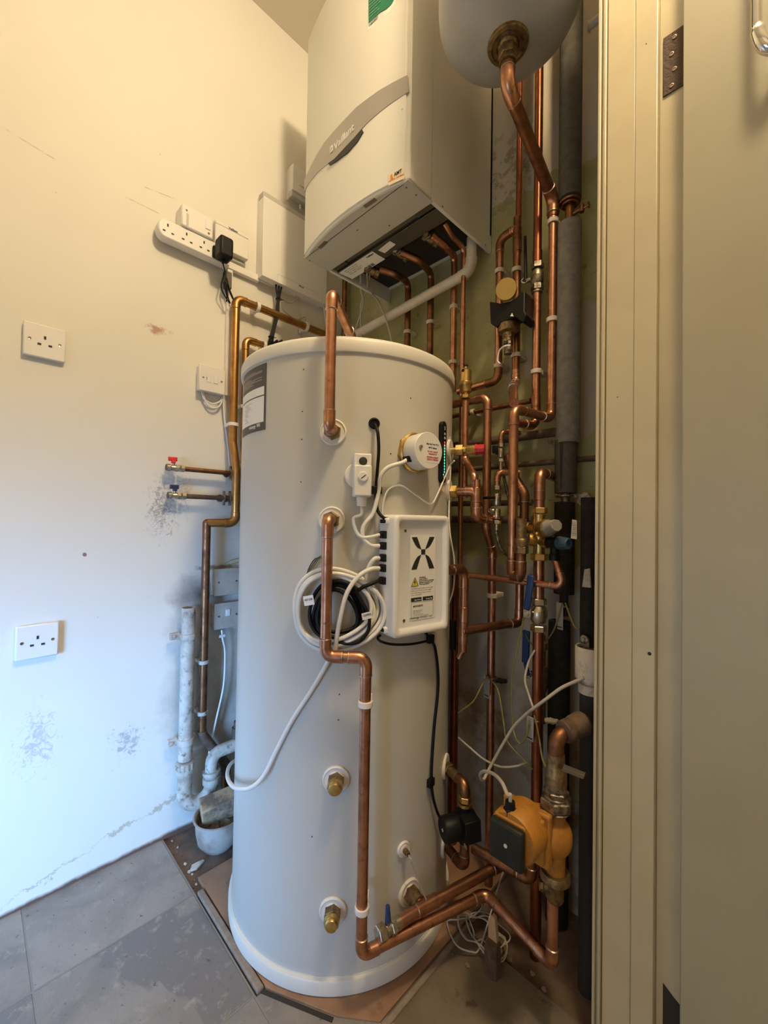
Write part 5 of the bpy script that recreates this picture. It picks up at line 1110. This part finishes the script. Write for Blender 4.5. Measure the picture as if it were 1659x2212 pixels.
q = MB(); q.tube([sb+Z*.0, sb+Z*.05, sb.lerp(st_, .62)], [.020, .018, .016], 7); o = thing('wooden_stake', 'dark pipe stub with splintered pale top standing on the floor', 'stake', sb); q.build('stub', 'copper_dusty', o)
q = MB(); a = sb.lerp(st_, .6); q.slab([a-X*.012, a+X*.010, a+X*.004+Z*.05, a-X*.004+Z*.055, a-X*.012+Z*.04], Y, .010); q.build('splinter', 'splinter', o)
rnd = random.Random(3)
def rock(name, label, P, s, m='rubble', group=None):
    q = MB(); q.sphere(P+Z*s*.5, s, (1, .75, .6), 10, 7); q.v = [tuple(Vector(v)+Vector((rnd.uniform(-1, 1), rnd.uniform(-1, 1), rnd.uniform(-1, 1)))*s*.16) for v in q.v]
    o = q.build(name, m, smooth=False); tag(o, label, 'rubble', group); return o
for (a, b, s) in ((372, 1818, .004), (378, 1822, .003), (384, 1832, .004), (392, 1850, .003), (400, 1868, .005), (408, 1878, .003), (398, 1858, .003), (415, 1890, .004), (420, 1902, .003), (409, 1885, .006), (424, 1912, .004), (383, 1842, .003), (412, 1868, .003), (418, 1918, .003)):
    rock('rubble_piece', 'crumb of plaster rubble in the floor gap by the left wall', Zp(a, b, -.008), s, 'plastic_dirty' if s > .0035 else 'rubble', 'plaster crumbs in the floor gap')
q = MB(); q.slab([Zp(410, 1885, -.007), Zp(414, 1872, -.007), Zp(437, 1860, -.005), Zp(442, 1862, -.005), Zp(425, 1880, -.006)], Z, .006); o = q.build('plaster_shard', 'plastic_dirty', bevel=.001); tag(o, 'pale pointed plaster shard on the dirt beside the base board corner', 'rubble')
for (a, b, s) in ((978, 2063, .004), (1010, 2088, .006), (1150, 2105, .006), (1100, 2075, .008), (1175, 2140, .006)):
    rock('rubble_piece', 'brown crumb of rubble on the dark floor right of the cylinder', Zp(a, b, 0), s, 'rubble', 'crumbs on the right floor')

# ================================================================== LEFT WALL FITTINGS
LN = X      # outward from the left wall
def wplate(y0, y1, z0, z1, x0, x1, q=None):
    q = q or MB(); q.bx(x0, x1, y0, y1, z0, z1); return q
def slot(par, y, z, w, h, x, name='pin_slot', m='ink'):
    q = MB(); q.box((x+.0002, y, z), (.0006, w, h)); q.build(name, m, par)
def socket(label, px, py, group):
    c = L(px, py, .012); t = thing('wall_socket', label, 'socket', c, group)
    q = wplate(c.y-.043, c.y+.043, c.z-.043, c.z+.043, XL+.004, XL+.014); pl = q.build('face_plate', 'white', t, bevel=.003)
    q = wplate(c.y-.040, c.y+.040, c.z-.040, c.z+.040, XL, XL+.005); q.build('back_rim', 'clip_white', t)
    x = XL+.0142; slot(t, c.y+.0, c.z+.010, .0045, .0085, x); slot(t, c.y-.011, c.z-.0085, .0075, .005, x); slot(t, c.y+.011, c.z-.0085, .0075, .005, x)
    for s_ in (-1, 1):
        q = MB(); q.lathe([(.0036, 0), (.0036, .0006), (.0026, .0004), (.001, .0001)], Vector((x, c.y+s_*.0305, c.z)), X, 16); q.build('screw', 'screw' if s_ < 0 else 'chrome', t)
socket('upper single white wall socket at the far left of the wall', 97, 739, 'single sockets')
socket('lower single white wall socket near the bluish foot of the wall', 81, 1385, 'single sockets')
# fused switch
c = L(454, 823, .012); t = thing('fused_switch', 'white fused spur switch left of the golden pipe with cables looping out', 'switch', c)
q = wplate(c.y-.043, c.y+.043, c.z-.043, c.z+.043, XL+.022, XL+.032); q.build('face_plate', 'white', t, bevel=.003)
q = wplate(c.y-.040, c.y+.040, c.z-.040, c.z+.040, XL, XL+.023); q.build('back_box', 'clip_white', t, bevel=.002)
q = MB(); q.bx(XL+.032, XL+.0345, c.y+.004, c.y+.017, c.z-.011, c.z+.011); q.build('rocker', 'white_gloss', t, bevel=.001)
q = MB(); q.bx(XL+.032, XL+.0332, c.y-.018, c.y-.004, c.z-.012, c.z+.012); q.build('fuse_carrier', 'white_gloss', t, bevel=.0006)
slot(t, c.y-.019, c.z, .0012, .009, XL+.0323)
for s_ in (-1, 1):
    q = MB(); q.lathe([(.003, 0), (.003, .0006), (.001, .0002)], Vector((XL+.0322, c.y+s_*.030, c.z)), X, 14); q.build('screw', 'screw', t)
for i, (dx, dp) in enumerate(((0, 0), (5, 9))):
    cable(('inner white cable looping below the fused spur', 'outer white cable looping below the fused spur')[i], [L(436+i*2, 846, .012), L(441+i*3, 862+dp*.6, .014), L(458, 872+dp, .016), L(474, 868+dp, .016), L(483, 856, .014), L(486, 840, .012)], .0030, 'cable_white', group='cables below the fused spur')
# trunking
a, b = L(478, 645, 0), L(490, 858, 0)
q = MB(); yv = L(489, 750, 0).y; q.bx(XL, XL+.016, yv-.008, yv+.010, L(489, 857, 0).z, L(489, 575, 0).z); o = q.build('cable_trunking', 'clip_white', bevel=.0015); tag(o, 'vertical white mini trunking dropping beside the golden pipe', 'trunking')
za = L(420, 545, 0); q = MB(); q.bx(XL, XL+.020, L(377, 520, 0).y, L(555, 600, 0).y, za.z-.012, za.z+.012); o = q.build('cable_trunking', 'clip_white', bevel=.0015); tag(o, 'horizontal white trunking running beneath the power strip to the wiring box', 'trunking')
# power strip
a, b = L(345, 485, .04), L(600, 610, .04)
y0, y1 = L(341, 485, .045).y, L(600, 590, .045).y; z0, z1 = L(345, 507, .045).z, L(345, 466, .045).z
t = thing('power_strip', 'white four way extension socket screwed to the left wall', 'power strip', (XL+.03, (y0+y1)/2, (z0+z1)/2))
y1 = L(497, 540, .045).y
q = MB(); pr_ = [(math.cos(R_(a_)), math.sin(R_(a_))) for a_ in range(90, 271, 15)]; hz = (z1-z0)/2; zc_ = (z0+z1)/2
pol = [(y0+hz*.75+c_*hz*.75, zc_+s_*hz) for c_, s_ in pr_]+[(y1, zc_-hz), (y1, zc_+hz)]
q.prism(pol, (XL+.012, 0, 0), Y, Z, X, .034); q.build('body', 'white', t, bevel=.004)
q = MB(); q.bx(XL, XL+.014, y0+.03, y1-.01, zc_-hz*.55, zc_+hz*.55); q.build('mount', 'clip_white', t)
for i in range(3):
    yc = L((364, 405, 443)[i], 495, .046).y; slot(t, yc-.002, zc_+.011, .0042, .0085, XL+.0462); slot(t, yc-.012, zc_-.009, .0075, .0042, XL+.0462); slot(t, yc+.012, zc_-.009, .0075, .0042, XL+.0462)
STZ = z1
# black adaptor
ad = L(482, 538, .075); t = thing('plug_adaptor', 'black plug in power adaptor on the right end of the power strip', 'plug', ad)
q = MB(); q.box(Vector((XL+.078, ad.y+.002, ad.z-.002)), (.048, .044, .066)); q.build('case', 'black', t, bevel=.008, seg=3)
q = MB(); q.box(Vector((XL+.050, ad.y-.004, ad.z-.006)), (.014, .040, .040)); q.build('plug_base', 'black', t, bevel=.006)
q = MB(); q.cyl((XL+.075, ad.y, ad.z-.030), (XL+.075, ad.y, ad.z-.046), .006, .004); q.build('strain_relief', 'black', t)
w = Vector((XL+.075, ad.y, ad.z-.046))
pts = [w, L(485, 585, .06), L(480, 605, .05), L(478, 622, .045), L(486, 640, .04), L(497, 655, .04), L(492, 640, .045), L(488, 610, .055), L(489, 600, .05), L(496, 625, .045), L(506, 650, .045), L(500, 640, .04), L(490, 615, .04), L(484, 612, .045), L(490, 640, .04), L(489, 652, .04)]
cable('thin black adaptor lead bunched above the golden pipe elbow', pts, .0020, 'black')
q = MB(); p = L(491, 605, .03); q.bx(XL+.018, XL+.040, p.y-.012, p.y+.012, p.z-.030, p.z+.026); o = q.build('inline_module', 'dark_metal', bevel=.003); tag(o, 'small dark inline module taped behind the bunched black lead', 'module')
# double switched timer box and receiver
z0, z1 = L(430, 520, .05).z, L(398, 433, .055).z
A = L(394, 436, .055); Bq = L(455, 470, .055)
t = thing('switched_socket_box', 'deep white switched box standing behind the power strip', 'socket', (XL+.03, (A.y+Bq.y)/2, (z0+z1)/2))
zt_ = A.z; zb_ = STZ+.001
q = MB(); q.bx(XL, XL+.052, A.y, A.y+.098, zb_, zt_); q.build('box', 'white', t, bevel=.005)
q = MB(); q.bx(XL+.052, XL+.0545, A.y+.072, A.y+.088, zt_-.044, zt_-.018); q.build('rocker', 'white_gloss', t, bevel=.001)
q = MB(); q.bx(XL+.0505, XL+.0525, A.y+.014, A.y+.021, zt_-.07, zt_-.025); q.build('groove', 'boiler_grey', t, bevel=.001)
q = MB(); q.lathe([(.003, 0), (.003, .0006)], Vector((XL+.0522, A.y+.014, zt_-.017)), X, 14); q.lathe([(.0035, 0), (.0035, .0008)], Vector((XL+.0522, A.y+.083, zt_-.055)), X, 14); q.build('screw', 'dark_metal', t)
A = L(466, 471, .035); Bq = L(538, 507, .035); Cq = L(537, 562, .035)
t = thing('wireless_receiver', 'white wireless heating receiver right of the power strip', 'receiver', (XL+.02, (A.y+Bq.y)/2, A.z-.05))
zt_, zb_ = A.z, Cq.z
q = MB(); q.bx(XL+.014, XL+.034, A.y, Bq.y, zb_, zt_-.014); q.build('cover', 'white', t, bevel=.003)
q = MB(); q.bx(XL+.010, XL+.033, A.y, Bq.y, zt_-.0133, zt_); q.build('top_strip', 'white', t, bevel=.003)
q = MB(); q.bx(XL, XL+.016, A.y+.006, Bq.y-.006, zb_+.006-.02, zt_-.004); q.build('back_plate', 'boiler_grey', t, bevel=.002)
text(t, 'Vaillant', (XL+.0335, A.y+.044, zt_-.0115), (XL+.0335, A.y+.076, zt_-.0115), Z, .007, 'ink', off=.0006, bold=.02)
# wiring centre
A = L(571, 425, .05); Bq = L(557, 583, .05); y0 = L(570, 400, .05).y; y1 = .975+.05; y1 = L(705, 640, .05).y; zt_ = L(571, 410, .05).z; zb_ = L(560, 592, .05).z
t = thing('wiring_centre', 'large flat white heating wiring centre on the wall left of the boiler', 'control box', (XL+.03, (y0+y1)/2, (zt_+zb_)/2))
y1 = min(y1, y0+.30)
q = MB(); q.bx(XL+.020, XL+.052, y0, y1, zb_, zt_-.022); q.build('cover', 'white', t, bevel=.002)
q = MB(); q.bx(XL+.012, XL+.046, y0, y1, zt_-.0212, zt_); q.build('top_strip', 'boiler_grey', t, bevel=.003)
q = MB(); q.bx(XL, XL+.021, y0+.002, y1-.004, zb_+.004, zt_-.004); q.build('back_plate', 'clip_white', t, bevel=.002)
text(t, 'Vaillant', (XL+.0465, y0+.200, zt_-.017), (XL+.0465, y0+.245, zt_-.017), Z, .009, 'ink_soft', off=.0006, bold=.02)
text(t, 'VR 61', (XL+.0525, y0+.150, zb_+.022), (XL+.0525, y0+.172, zb_+.022), Z, .006, 'ink', off=.0006, bold=.02)
q = MB()
for a_, b_, c_, d_ in ((y0+.06, y0+.26, zb_+.03, zb_+.0308), (y0+.06, y0+.0608, zb_+.004, zb_+.03), (y0+.26, y0+.2608, zb_+.004, zb_+.03)): q.bx(XL+.0519, XL+.0523, a_, b_, c_, d_)
q.build('hatch_line', 'boiler_grey', t)
# second small control box behind boiler corner
A = L(632, 352, .04); y0 = A.y; zt_ = L(632, 352, .04).z; zb_ = L(626, 418, .04).z
t = thing('outdoor_sensor_module', 'small white box module high on the wall against the boiler side', 'control box', (XL+.02, y0+.05, (zt_+zb_)/2))
q = MB(); q.bx(XL+.016, XL+.044, y0, y0+.11, zb_+.022, zt_); q.build('cover', 'white', t, bevel=.003)
q = MB(); q.bx(XL+.010, XL+.040, y0, y0+.11, zb_, zb_+.0212); q.build('lower_strip', 'boiler_grey', t, bevel=.003)
q = MB(); q.bx(XL, XL+.017, y0+.002, y0+.108, zb_+.003, zt_-.003); q.build('back_plate', 'clip_white', t)
text(t, 'Vaillant', (XL+.0445, y0+.030, zb_+.05), (XL+.0445, y0+.062, zb_+.05), Z, .005, 'ink_soft', off=.0006)
q = MB(); q.cyl((XL+.02, y0+.05, zb_-.018), (XL+.02, y0+.05, zb_+.002), .004); q.build('cable_gland', 'clip_white', t)
# black twin leads and grey flexes under the wiring centre
for i, (dx) in enumerate((-5, 5, 0)):
    cable(('left one of three black leads dropping to the cylinder lid', 'right one of three black leads dropping to the cylinder lid', 'middle one of three black leads dropping to the cylinder lid')[i], [L(603+dx*1.6, 598+i*4, .03), L(602+dx, 625, .035), L(601+dx*.3, 648, .04), L(598+dx*.6, 680, .045), L(590+dx*.5, 715, .05), L(585+dx, 742, .055), L(600+dx*2, 735, .07)], .0034, 'black', group='black leads tied together')
q = MB()
for p in (L(602, 646, .038), L(586, 728, .052)): q.torus(p, Z, .0095, .0017, 16, 6); q.tube([p+Y*.008, p+Y*.02+Z*.004], .0012, 5)
o = q.build('cable_tie', 'black'); tag(o, 'black cable ties round the three dropping leads', 'cable tie')
for i, pts_ in enumerate((
    [(600, 588, .03), (585, 592, .03), (570, 590, .03), (560, 585, .02)],
    [(640, 612, .03), (655, 640, .03), (680, 640, .03), (697, 655, .03), (703, 690, .03), (707, 720, .03)],
    [(608, 652, .03), (612, 670, .025), (640, 690, .02), (658, 685, .03), (660, 700, .03)],
    [(610, 646, .03), (625, 655, .02), (638, 650, .02), (644, 625, .02)],
    [(643, 620, .02), (646, 660, .02), (650, 700, .02), (651, 735, .02)],
    [(588, 606, .02), (575, 612, .02), (563, 605, .02)])):
    cable(('white loop of flex tucked under the wiring centre corner', 'white flex curving from the wiring centre to the corner', 'thin dull flex tied to the golden horizontal pipe', 'thin dull flex curling right from the black leads', 'dull vertical flex passing behind the golden horizontal pipe', 'lower white loop of flex beneath the wiring centre corner')[i], [L(*p) for p in pts_], .0030 if i in (0, 1, 5) else .0018, 'cable_white' if i in (0, 1, 5) else 'cable_dull')
cable('white cable hanging from the spur trunking down beside the golden pipe', [L(484, 858, .012), L(483, 880, .014), L(487, 920, .014), L(492, 960, .016), L(497, 1010, .016)], .0028, 'cable_white')
# junction boxes low on the left wall
for (a, b, c_, d_, sw) in ((457, 1230, 530, 1288, False), (458, 1305, 530, 1361, True)):
    yA = L(463, b, .030).y; zt_ = L(463, b, .030).z; zb_ = L(463, d_, .030).z
    t = thing('junction_box', 'white switched spur box low behind the cylinder edge' if sw else 'blank white junction box above the switched spur box', 'switch' if sw else 'junction box', (XL+.015, yA+.04, (zt_+zb_)/2))
    q = MB(); q.bx(XL, XL+.026, yA+.002, yA+.146, zb_+.002, zt_-.002); q.build('back_box', 'plastic_dirty', t, bevel=.002)
    q = MB(); q.bx(XL+.026, XL+.034, yA, yA+.148, zb_, zt_); q.build('face_plate', 'plate_old', t, bevel=.002)
    if sw:
        q = MB(); q.bx(XL+.034, XL+.0365, yA+.037, yA+.052, (zt_+zb_)/2-.002, (zt_+zb_)/2+.020); q.build('rocker', 'white_gloss', t, bevel=.001)
    for yy in (yA+.014, yA+.075):
        q = MB(); q.lathe([(.0032, 0), (.0032, .0006)], Vector((XL+.0342, yy, (zt_+zb_)/2)), X, 14); q.build('screw', 'screw', t)
cable('white cable hanging from the low spur box down to the bowl', [L(479, 1361, .03), L(481, 1380, .035), L(486, 1410, .03), L(483, 1480, .03), L(468, 1550, .03), L(453, 1620, .035), L(449, 1660, .04), L(455, 1700, .05), L(468, 1727, .06), L(482, 1738, .07), L(505, 1742, .09)], .0032, 'cable_white')
q = MB(); p = L(480, 1374, .04); q.box(p, (.001, .020, .009)); o = q.build('cable_tag', 'white'); tag(o, 'tiny white tag round the cable under the low spur box', 'tag')
cable('thin grey-green wire loop above the blank junction box', [L(520, 1205, .04), L(500, 1210, .03), L(485, 1219, .025), L(495, 1220, .03), L(515, 1214, .04)], .0013, 'cable_green')
# white waste pipe and trap
wp = L(408, 1312, .045); wb = V(wp, 1640)
t = thing('waste_pipe', 'dirty white plastic waste standpipe with trap low on the left wall', 'pipe', V(wp, 1700))
q = MB(); q.lathe([(.018, 0), (.0205, .0), (.0205, (wp-wb).length), (.018, (wp-wb).length), (.018, (wp-wb).length-.05)], wb, Z, 32, cap=False); q.build('standpipe', 'plastic_dirty', t)
for py in (1374, 1600):
    p = V(wp, py); q = MB(); q.lathe([(.0205, -.010), (.0245, -.009), (.0245, .009), (.0205, .010)], p, Z, 28); q.box(p+Vector((-.012, -.036, .004)), (.014, .026, .020)); q.cyl(p+Vector((-.004, -.040, .004)), p+Vector((-.001, -.040, .004)), .005, n=12); q.box(p+Vector((-.016, .026, 0)), (.02, .012, .018)); q.build('clip', 'plastic_dirty', t, bevel=.001)
p = V(wp, 1655); q = MB(); q.lathe([(.022, -.020), (.0262, -.018), (.0262, -.006), (.0245, -.004), (.0262, -.002), (.0262, .014), (.022, .016)], p, Z, 28)
for k in range(14): a_ = k*2*math.pi/14; q.box(p+Vector((math.cos(a_)*.0262, math.sin(a_)*.0262, .004)), (.003, .003, .018))
q.build('nut', 'plastic_dirty', t)
tp1 = V(wp, 1715); other = L(447, 1700, .055); 
q = MB(); up = Vector((tp1.x+.012, tp1.y+.078, tp1.z)); low = (tp1+up)/2; low.z = tp1.z-.045
arcp = [V(wp, 1650)]+[tp1+(up-tp1)*.5+(tp1-up)*.5*math.cos(math.pi*i/14)+Z*(-.040*math.sin(math.pi*i/14)) for i in range(15)]+[up+Z*.045]
q.tube(arcp, .0215, 24); q.build('u_bend', 'plastic_dirty', t)
q = MB(); q.lathe([(.022, 0), (.0262, .002), (.0262, .020), (.022, .022)], up+Z*.005, Z, 28); q.lathe([(.022, 0), (.027, .002), (.027, .012), (.022, .014)], up+Z*.034, Z, 28); q.build('nut', 'plastic_dirty', t)
q = MB(); q.tube(fillet([up+Z*.04, up+Z*.098, up+Z*.104+Y*.10+X*.01], .03), .0195, 22); q.build('outlet_elbow', 'plastic_dirty', t)
q = MB(); e = up+Z*.12+Y*.085; q.cyl(e-Z*.03, e+Z*.035, .018); q.hexn(e+Z*.03, Z, .014, .05); q.cyl(e+Z*.05, e+Z*.085, .006); o = q.build('old_fitting', 'copper_dusty'); tag(o, 'corroded brown fitting beside the waste trap outlet in the corner', 'fitting')
# bowl
bc = Zp(447, 1838, -.008); bc.x += -.0; bc.y += .035
rim = V(bc, 1782); 
t = thing('bowl', 'old white bowl of rubble standing in the floor gap under the trap', 'bowl', bc)
hb_ = .098; q = MB(); q.lathe([(.0, .004), (.042, .004), (.060, .028), (.066, .060), (.068, hb_-.002), (.074, hb_), (.0745, hb_+.003), (.070, hb_+.004), (.0655, hb_-.001), (.063, .06), (.055, .03), (.0, .012)], bc-Z*.004, Z, 48, cap=False); q.build('body', 'bowl', t)
q = MB(); q.lathe([(.0, .082), (.03, .080), (.063, .070), (.063, .06), (.0, .05)], bc, Z, 24); q.v = [(v[0], v[1], v[2]+rnd.uniform(-.006, .006)) for v in q.v]; o = q.build('rubble_fill', 'rubble', smooth=False); tag(o, 'brown rubble filling the old bowl', 'rubble', kind='stuff')
bk = bc+Z*.115+Vector((-.002, .006, 0)); u_ = Vector((.25, .95, .12)).normalized(); w_ = Vector((.25, -.15, .95)).normalized(); v_ = w_.cross(u_).normalized(); w_ = u_.cross(v_)
q = MB(); q.box(bk, (.115, .055, .070), (u_, v_, w_)); o = q.build('stone_block', 'block', bevel=.004); tag(o, 'crusty brown brick fragment standing in the old bowl', 'brick')

# ================================================================== CABLES ON THE CYLINDER
kk = lambda *a: [K(*p) for p in a]
cable('black probe lead dropping from the grommet to the control box slot', kk((810, 917, .006), (816, 935, .022), (818, 975, .022), (814, 1030, .012), (812, 1075, .010), (816, 1103, .014), (828, 1118, .022))+[V(cc-tc*(WC-.004)+nc*.012, 1121)], .0036, 'black')
pts = [IMC, IMC+tl.normalized()*.02+n*.002, K(838, 1010, .024), K(822, 1030, .020), K(818, 1062, .014), K(806, 1108, .016), K(786, 1135, .020), K(784, 1160, .022), K(800, 1178, .024)]+[CG[1]]
cable('thick white heater flex curving from the immersion cover to the second gland', pts, .0046, 'cable_white')
cable('white thermostat flex curving to the top gland of the control box', [THC, THC-Z*.02, K(764, 1120, .022), K(768, 1145, .022), K(780, 1160, .024), K(800, 1160, .024), CG[0]], .0036, 'cable_white')
q = MB(); p = K(816, 1059, .012); n_p = cn(p); t_p = Z.cross(n_p); q.box(p-t_p*.004, (.026, .016, .008), (t_p, Z, n_p)); q.box(p-t_p*.014, (.008, .018, .012), (t_p, Z, n_p)); o = q.build('cable_clip', 'black', bevel=.001); tag(o, 'black adhesive clip pinning two leads above the control box', 'clip')
cable('thin white lead arching from the control box top up to the side port', kk((825, 1112, .012), (828, 1088, .010), (836, 1062, .008), (852, 1050, .008), (872, 1051, .008), (900, 1070, .008), (930, 1088, .010), (944, 1070, .010), (962, 1028, .010), (972, 1006, .014), (981, 995, .03)), .0020, 'cable_white')
cable('thin white lead running down the right edge of the cylinder behind the control box', [C(22, K(964, 940).z, .003), C(24, V(C(24, 1, 0), 1010).z, .003), C(20, V(C(20, 1, 0), 1100).z, .006), C(14, V(C(14, 1, 0), 1150).z, .02), C(16, V(C(16, 1, 0), 1210).z, .028), C(17, V(C(17, 1, 0), 1270).z, .025), C(14, V(C(14, 1, 0), 1320).z, .012)], .0020, 'cable_white')
# white coil: about five turns hanging on the drop pipe, one lead to gland four, tail to the floor loop
def ringpt(cx_, cy_, rx, ry, a, off): return K(cx_+rx*math.cos(a), cy_+ry*math.sin(a), off)
def coil(turns, cx_, cy_, rx, ry, seed, off, a0=0.0, per=26, wob=.10):
    rr = random.Random(seed); ph = [rr.uniform(0, 6.28) for _ in range(6)]; out = []
    for k in range(int(turns*per)):
        a = a0+2*math.pi*k/per; tt = k/per
        w_ = 1+wob*math.sin(tt*2.1+ph[0])-.05*math.sin(3*a+ph[1]); dx = 7*math.sin(tt*1.7+ph[2]); dy = 6*math.sin(tt*1.3+ph[3])
        out.append(ringpt(cx_+dx, cy_+dy, rx*w_, ry*w_, a, off+.008*math.sin(tt*2.6+ph[4])+.004*math.sin(a*2+ph[5])))
    return out
wc = coil(5.2, 724, 1316, 88, 78, 5, .022, a0=2.2)
cable('coil of thick white flex hung around the long copper drop pipe', wc, .0045, 'cable_white', name='flex_coil', cat='cable coil', n=3)
wd = coil(5.0, 728, 1322, 50, 58, 11, .020, a0=.5, per=20, wob=.13)
cable('coil of black flex nested inside the white flex coil', wd, .0040, 'black', name='flex_coil', cat='cable coil', n=3)
cable('black lead from the lowest gland joining the nested black coil', [CG[4], K(805, 1260, .028), K(785, 1268, .030), K(768, 1278, .026), K(750, 1282, .022)], .0040, 'black')
cable('single black loop of flex running outside the black coil bottom', kk((776, 1290, .03), (795, 1325, .034), (796, 1360, .034), (775, 1386, .034), (745, 1390, .032), (720, 1380, .030)), .0036, 'black')
cable('white flex from the fourth gland sweeping down over the coil', [CG[3], K(800, 1230, .034), K(775, 1245, .040), K(750, 1280, .046), K(736, 1330, .046), K(727, 1380, .040), K(724, 1406, .034)], .0048, 'cable_white')
cable('white flex from the third gland bending behind the coil', [CG[2], K(808, 1208, .026), K(796, 1226, .022), K(792, 1250, .018), K(794, 1275, .018), K(800, 1300, .02)], .0045, 'cable_white')
tail = [K(718, 1408, .020), K(702, 1442, .012), K(670, 1496, .008), K(632, 1555, .008), K(598, 1620, .010), K(572, 1672, .018), K(545, 1700, .028), Yp(515, 1704, K(525, 1700, .03).y-.0), Yp(497, 1692, K(520, 1690, .03).y+.02), Yp(491, 1672, K(520, 1690, .03).y+.05), Yp(497, 1652, K(520, 1690, .03).y+.09), Yp(512, 1640, K(520, 1690, .03).y+.15)]
cable('white flex tail drooping across the tank and hooking round its left side', tail, .0048, 'cable_white')
for i, (c_, dx) in enumerate((('dark_metal', 0), ('cable_green', 4), ('copper_dusty', -4))):
    cable(('dark cut core sticking up left of the flex coil', 'green cut core sticking up left of the flex coil', 'brown cut core sticking up left of the flex coil')[i], kk((660, 1256, .014), (665+dx*.3, 1238, .014), (674+dx, 1222, .016), (684+dx, 1208, .018), (693+dx*1.2, 1201+i*2, .018)), .0013, c_)
for (a, b, s_) in ((667, 1297, 1), (793, 1330, 2)):
    p = K(a, b, .040); n_p = cn(p); t_p = Z.cross(n_p); q = MB(); q.box(p, (.022, .020 if s_ == 1 else .014, .0012), (t_p*.96+Z*.2, Z*.96-t_p*.2, n_p)); o = q.build('cable_label', 'white_gloss')
    tag(o, 'white printed sleeve label on the left of the coil' if s_ == 1 else 'white printed sleeve label on the black lead right of the coil', 'label')
    text(o, 'HOT COIL' if s_ == 1 else 'CONTROL', p-t_p*.008-Z*.002, p+t_p*.009+Z*.002, Z, .0042, 'ink', off=.0012)
cable('black pump lead running from the control box down to the black pump', [cc-nc*.0+tc*.03-Z*(H/2)+nc*.010, V(C(1, 1, .012), 1384), V(C(6, 1, .006), 1400), V(C(9, 1, .006), 1450), V(C(9, 1, .006), 1500), V(C(6, 1, .006), 1580), V(C(4, 1, .008), 1690), V(C(8, 1, .010), 1750), V(C(14, 1, .02), 1785), BPC-BPS*.02+BPA*.03+Z*.01], .0034, 'black')
for py, az_ in ((1380, 2), (1690, 4)):
    p = V(C(az_, 1, .006), py); n_p = cn(p); t_p = Z.cross(n_p); q = MB(); q.box(p, (.020, .018, .010), (t_p, Z, n_p)); o = q.build('cable_clip', 'black', bevel=.001)
    tag(o, 'black clip under the control box holding the pump lead' if py < 1500 else 'black clip low on the tank holding the pump lead', 'clip')
p = K(873, 1838, .02); 
cable('thin sensor wire slanting from the small gland to the copper tee', [P8+n8*.014, P8+n8*.03-Z*.004, K(888, 1862, .05), Zp(921, 1944, gz_+.012)], .0013, 'cable_dull', straight=True)
cable('thin black lead tucked under the bottom slot of the control box', kk((822, 1372, .008), (816, 1378, .012), (824, 1386, .018), (850, 1392, .020), (890, 1391, .02), (930, 1383, .02)), .0028, 'black')
# pump flex and long white cable in the pipe cupboard
cable('white flex arching from the yellow pump gland and curling back up', [PG, PG+Z*.012-Y*.0, Yp(1096, 1716, .74), Yp(1084, 1690, .76), Yp(1066, 1672, .80), Yp(1046, 1666, .82), Yp(1037, 1674, .84), Yp(1044, 1684, .86), Yp(1060, 1655, .88), Yp(1085, 1610, .89), Yp(1110, 1570, .895), Yp(1140, 1540, .89), Yp(1152, 1531, .885), Yp(1180, 1510, .89), Yp(1215, 1485, .90), Yp(1262, 1464, .905)], .0036, 'cable_dull')
cable('slack white flex drooping across the wall between the risers', [Yp(990, 1593, .95), Yp(1015, 1615, .95), Yp(1045, 1640, .95), Yp(1080, 1656, .94), Yp(1115, 1655, .95), Yp(1135, 1648, .96)], .0026, 'cable_dull')
cable('grey flex behind the lower blue lever valve', [Yp(1155, 1405, .94), Yp(1142, 1430, .935), Yp(1134, 1468, .92), Yp(1142, 1500, .915), Yp(1152, 1530, .905)], .0026, 'cable_dull')
for o in list(bpy.data.objects):
    if '_w' in o: del o['_w']
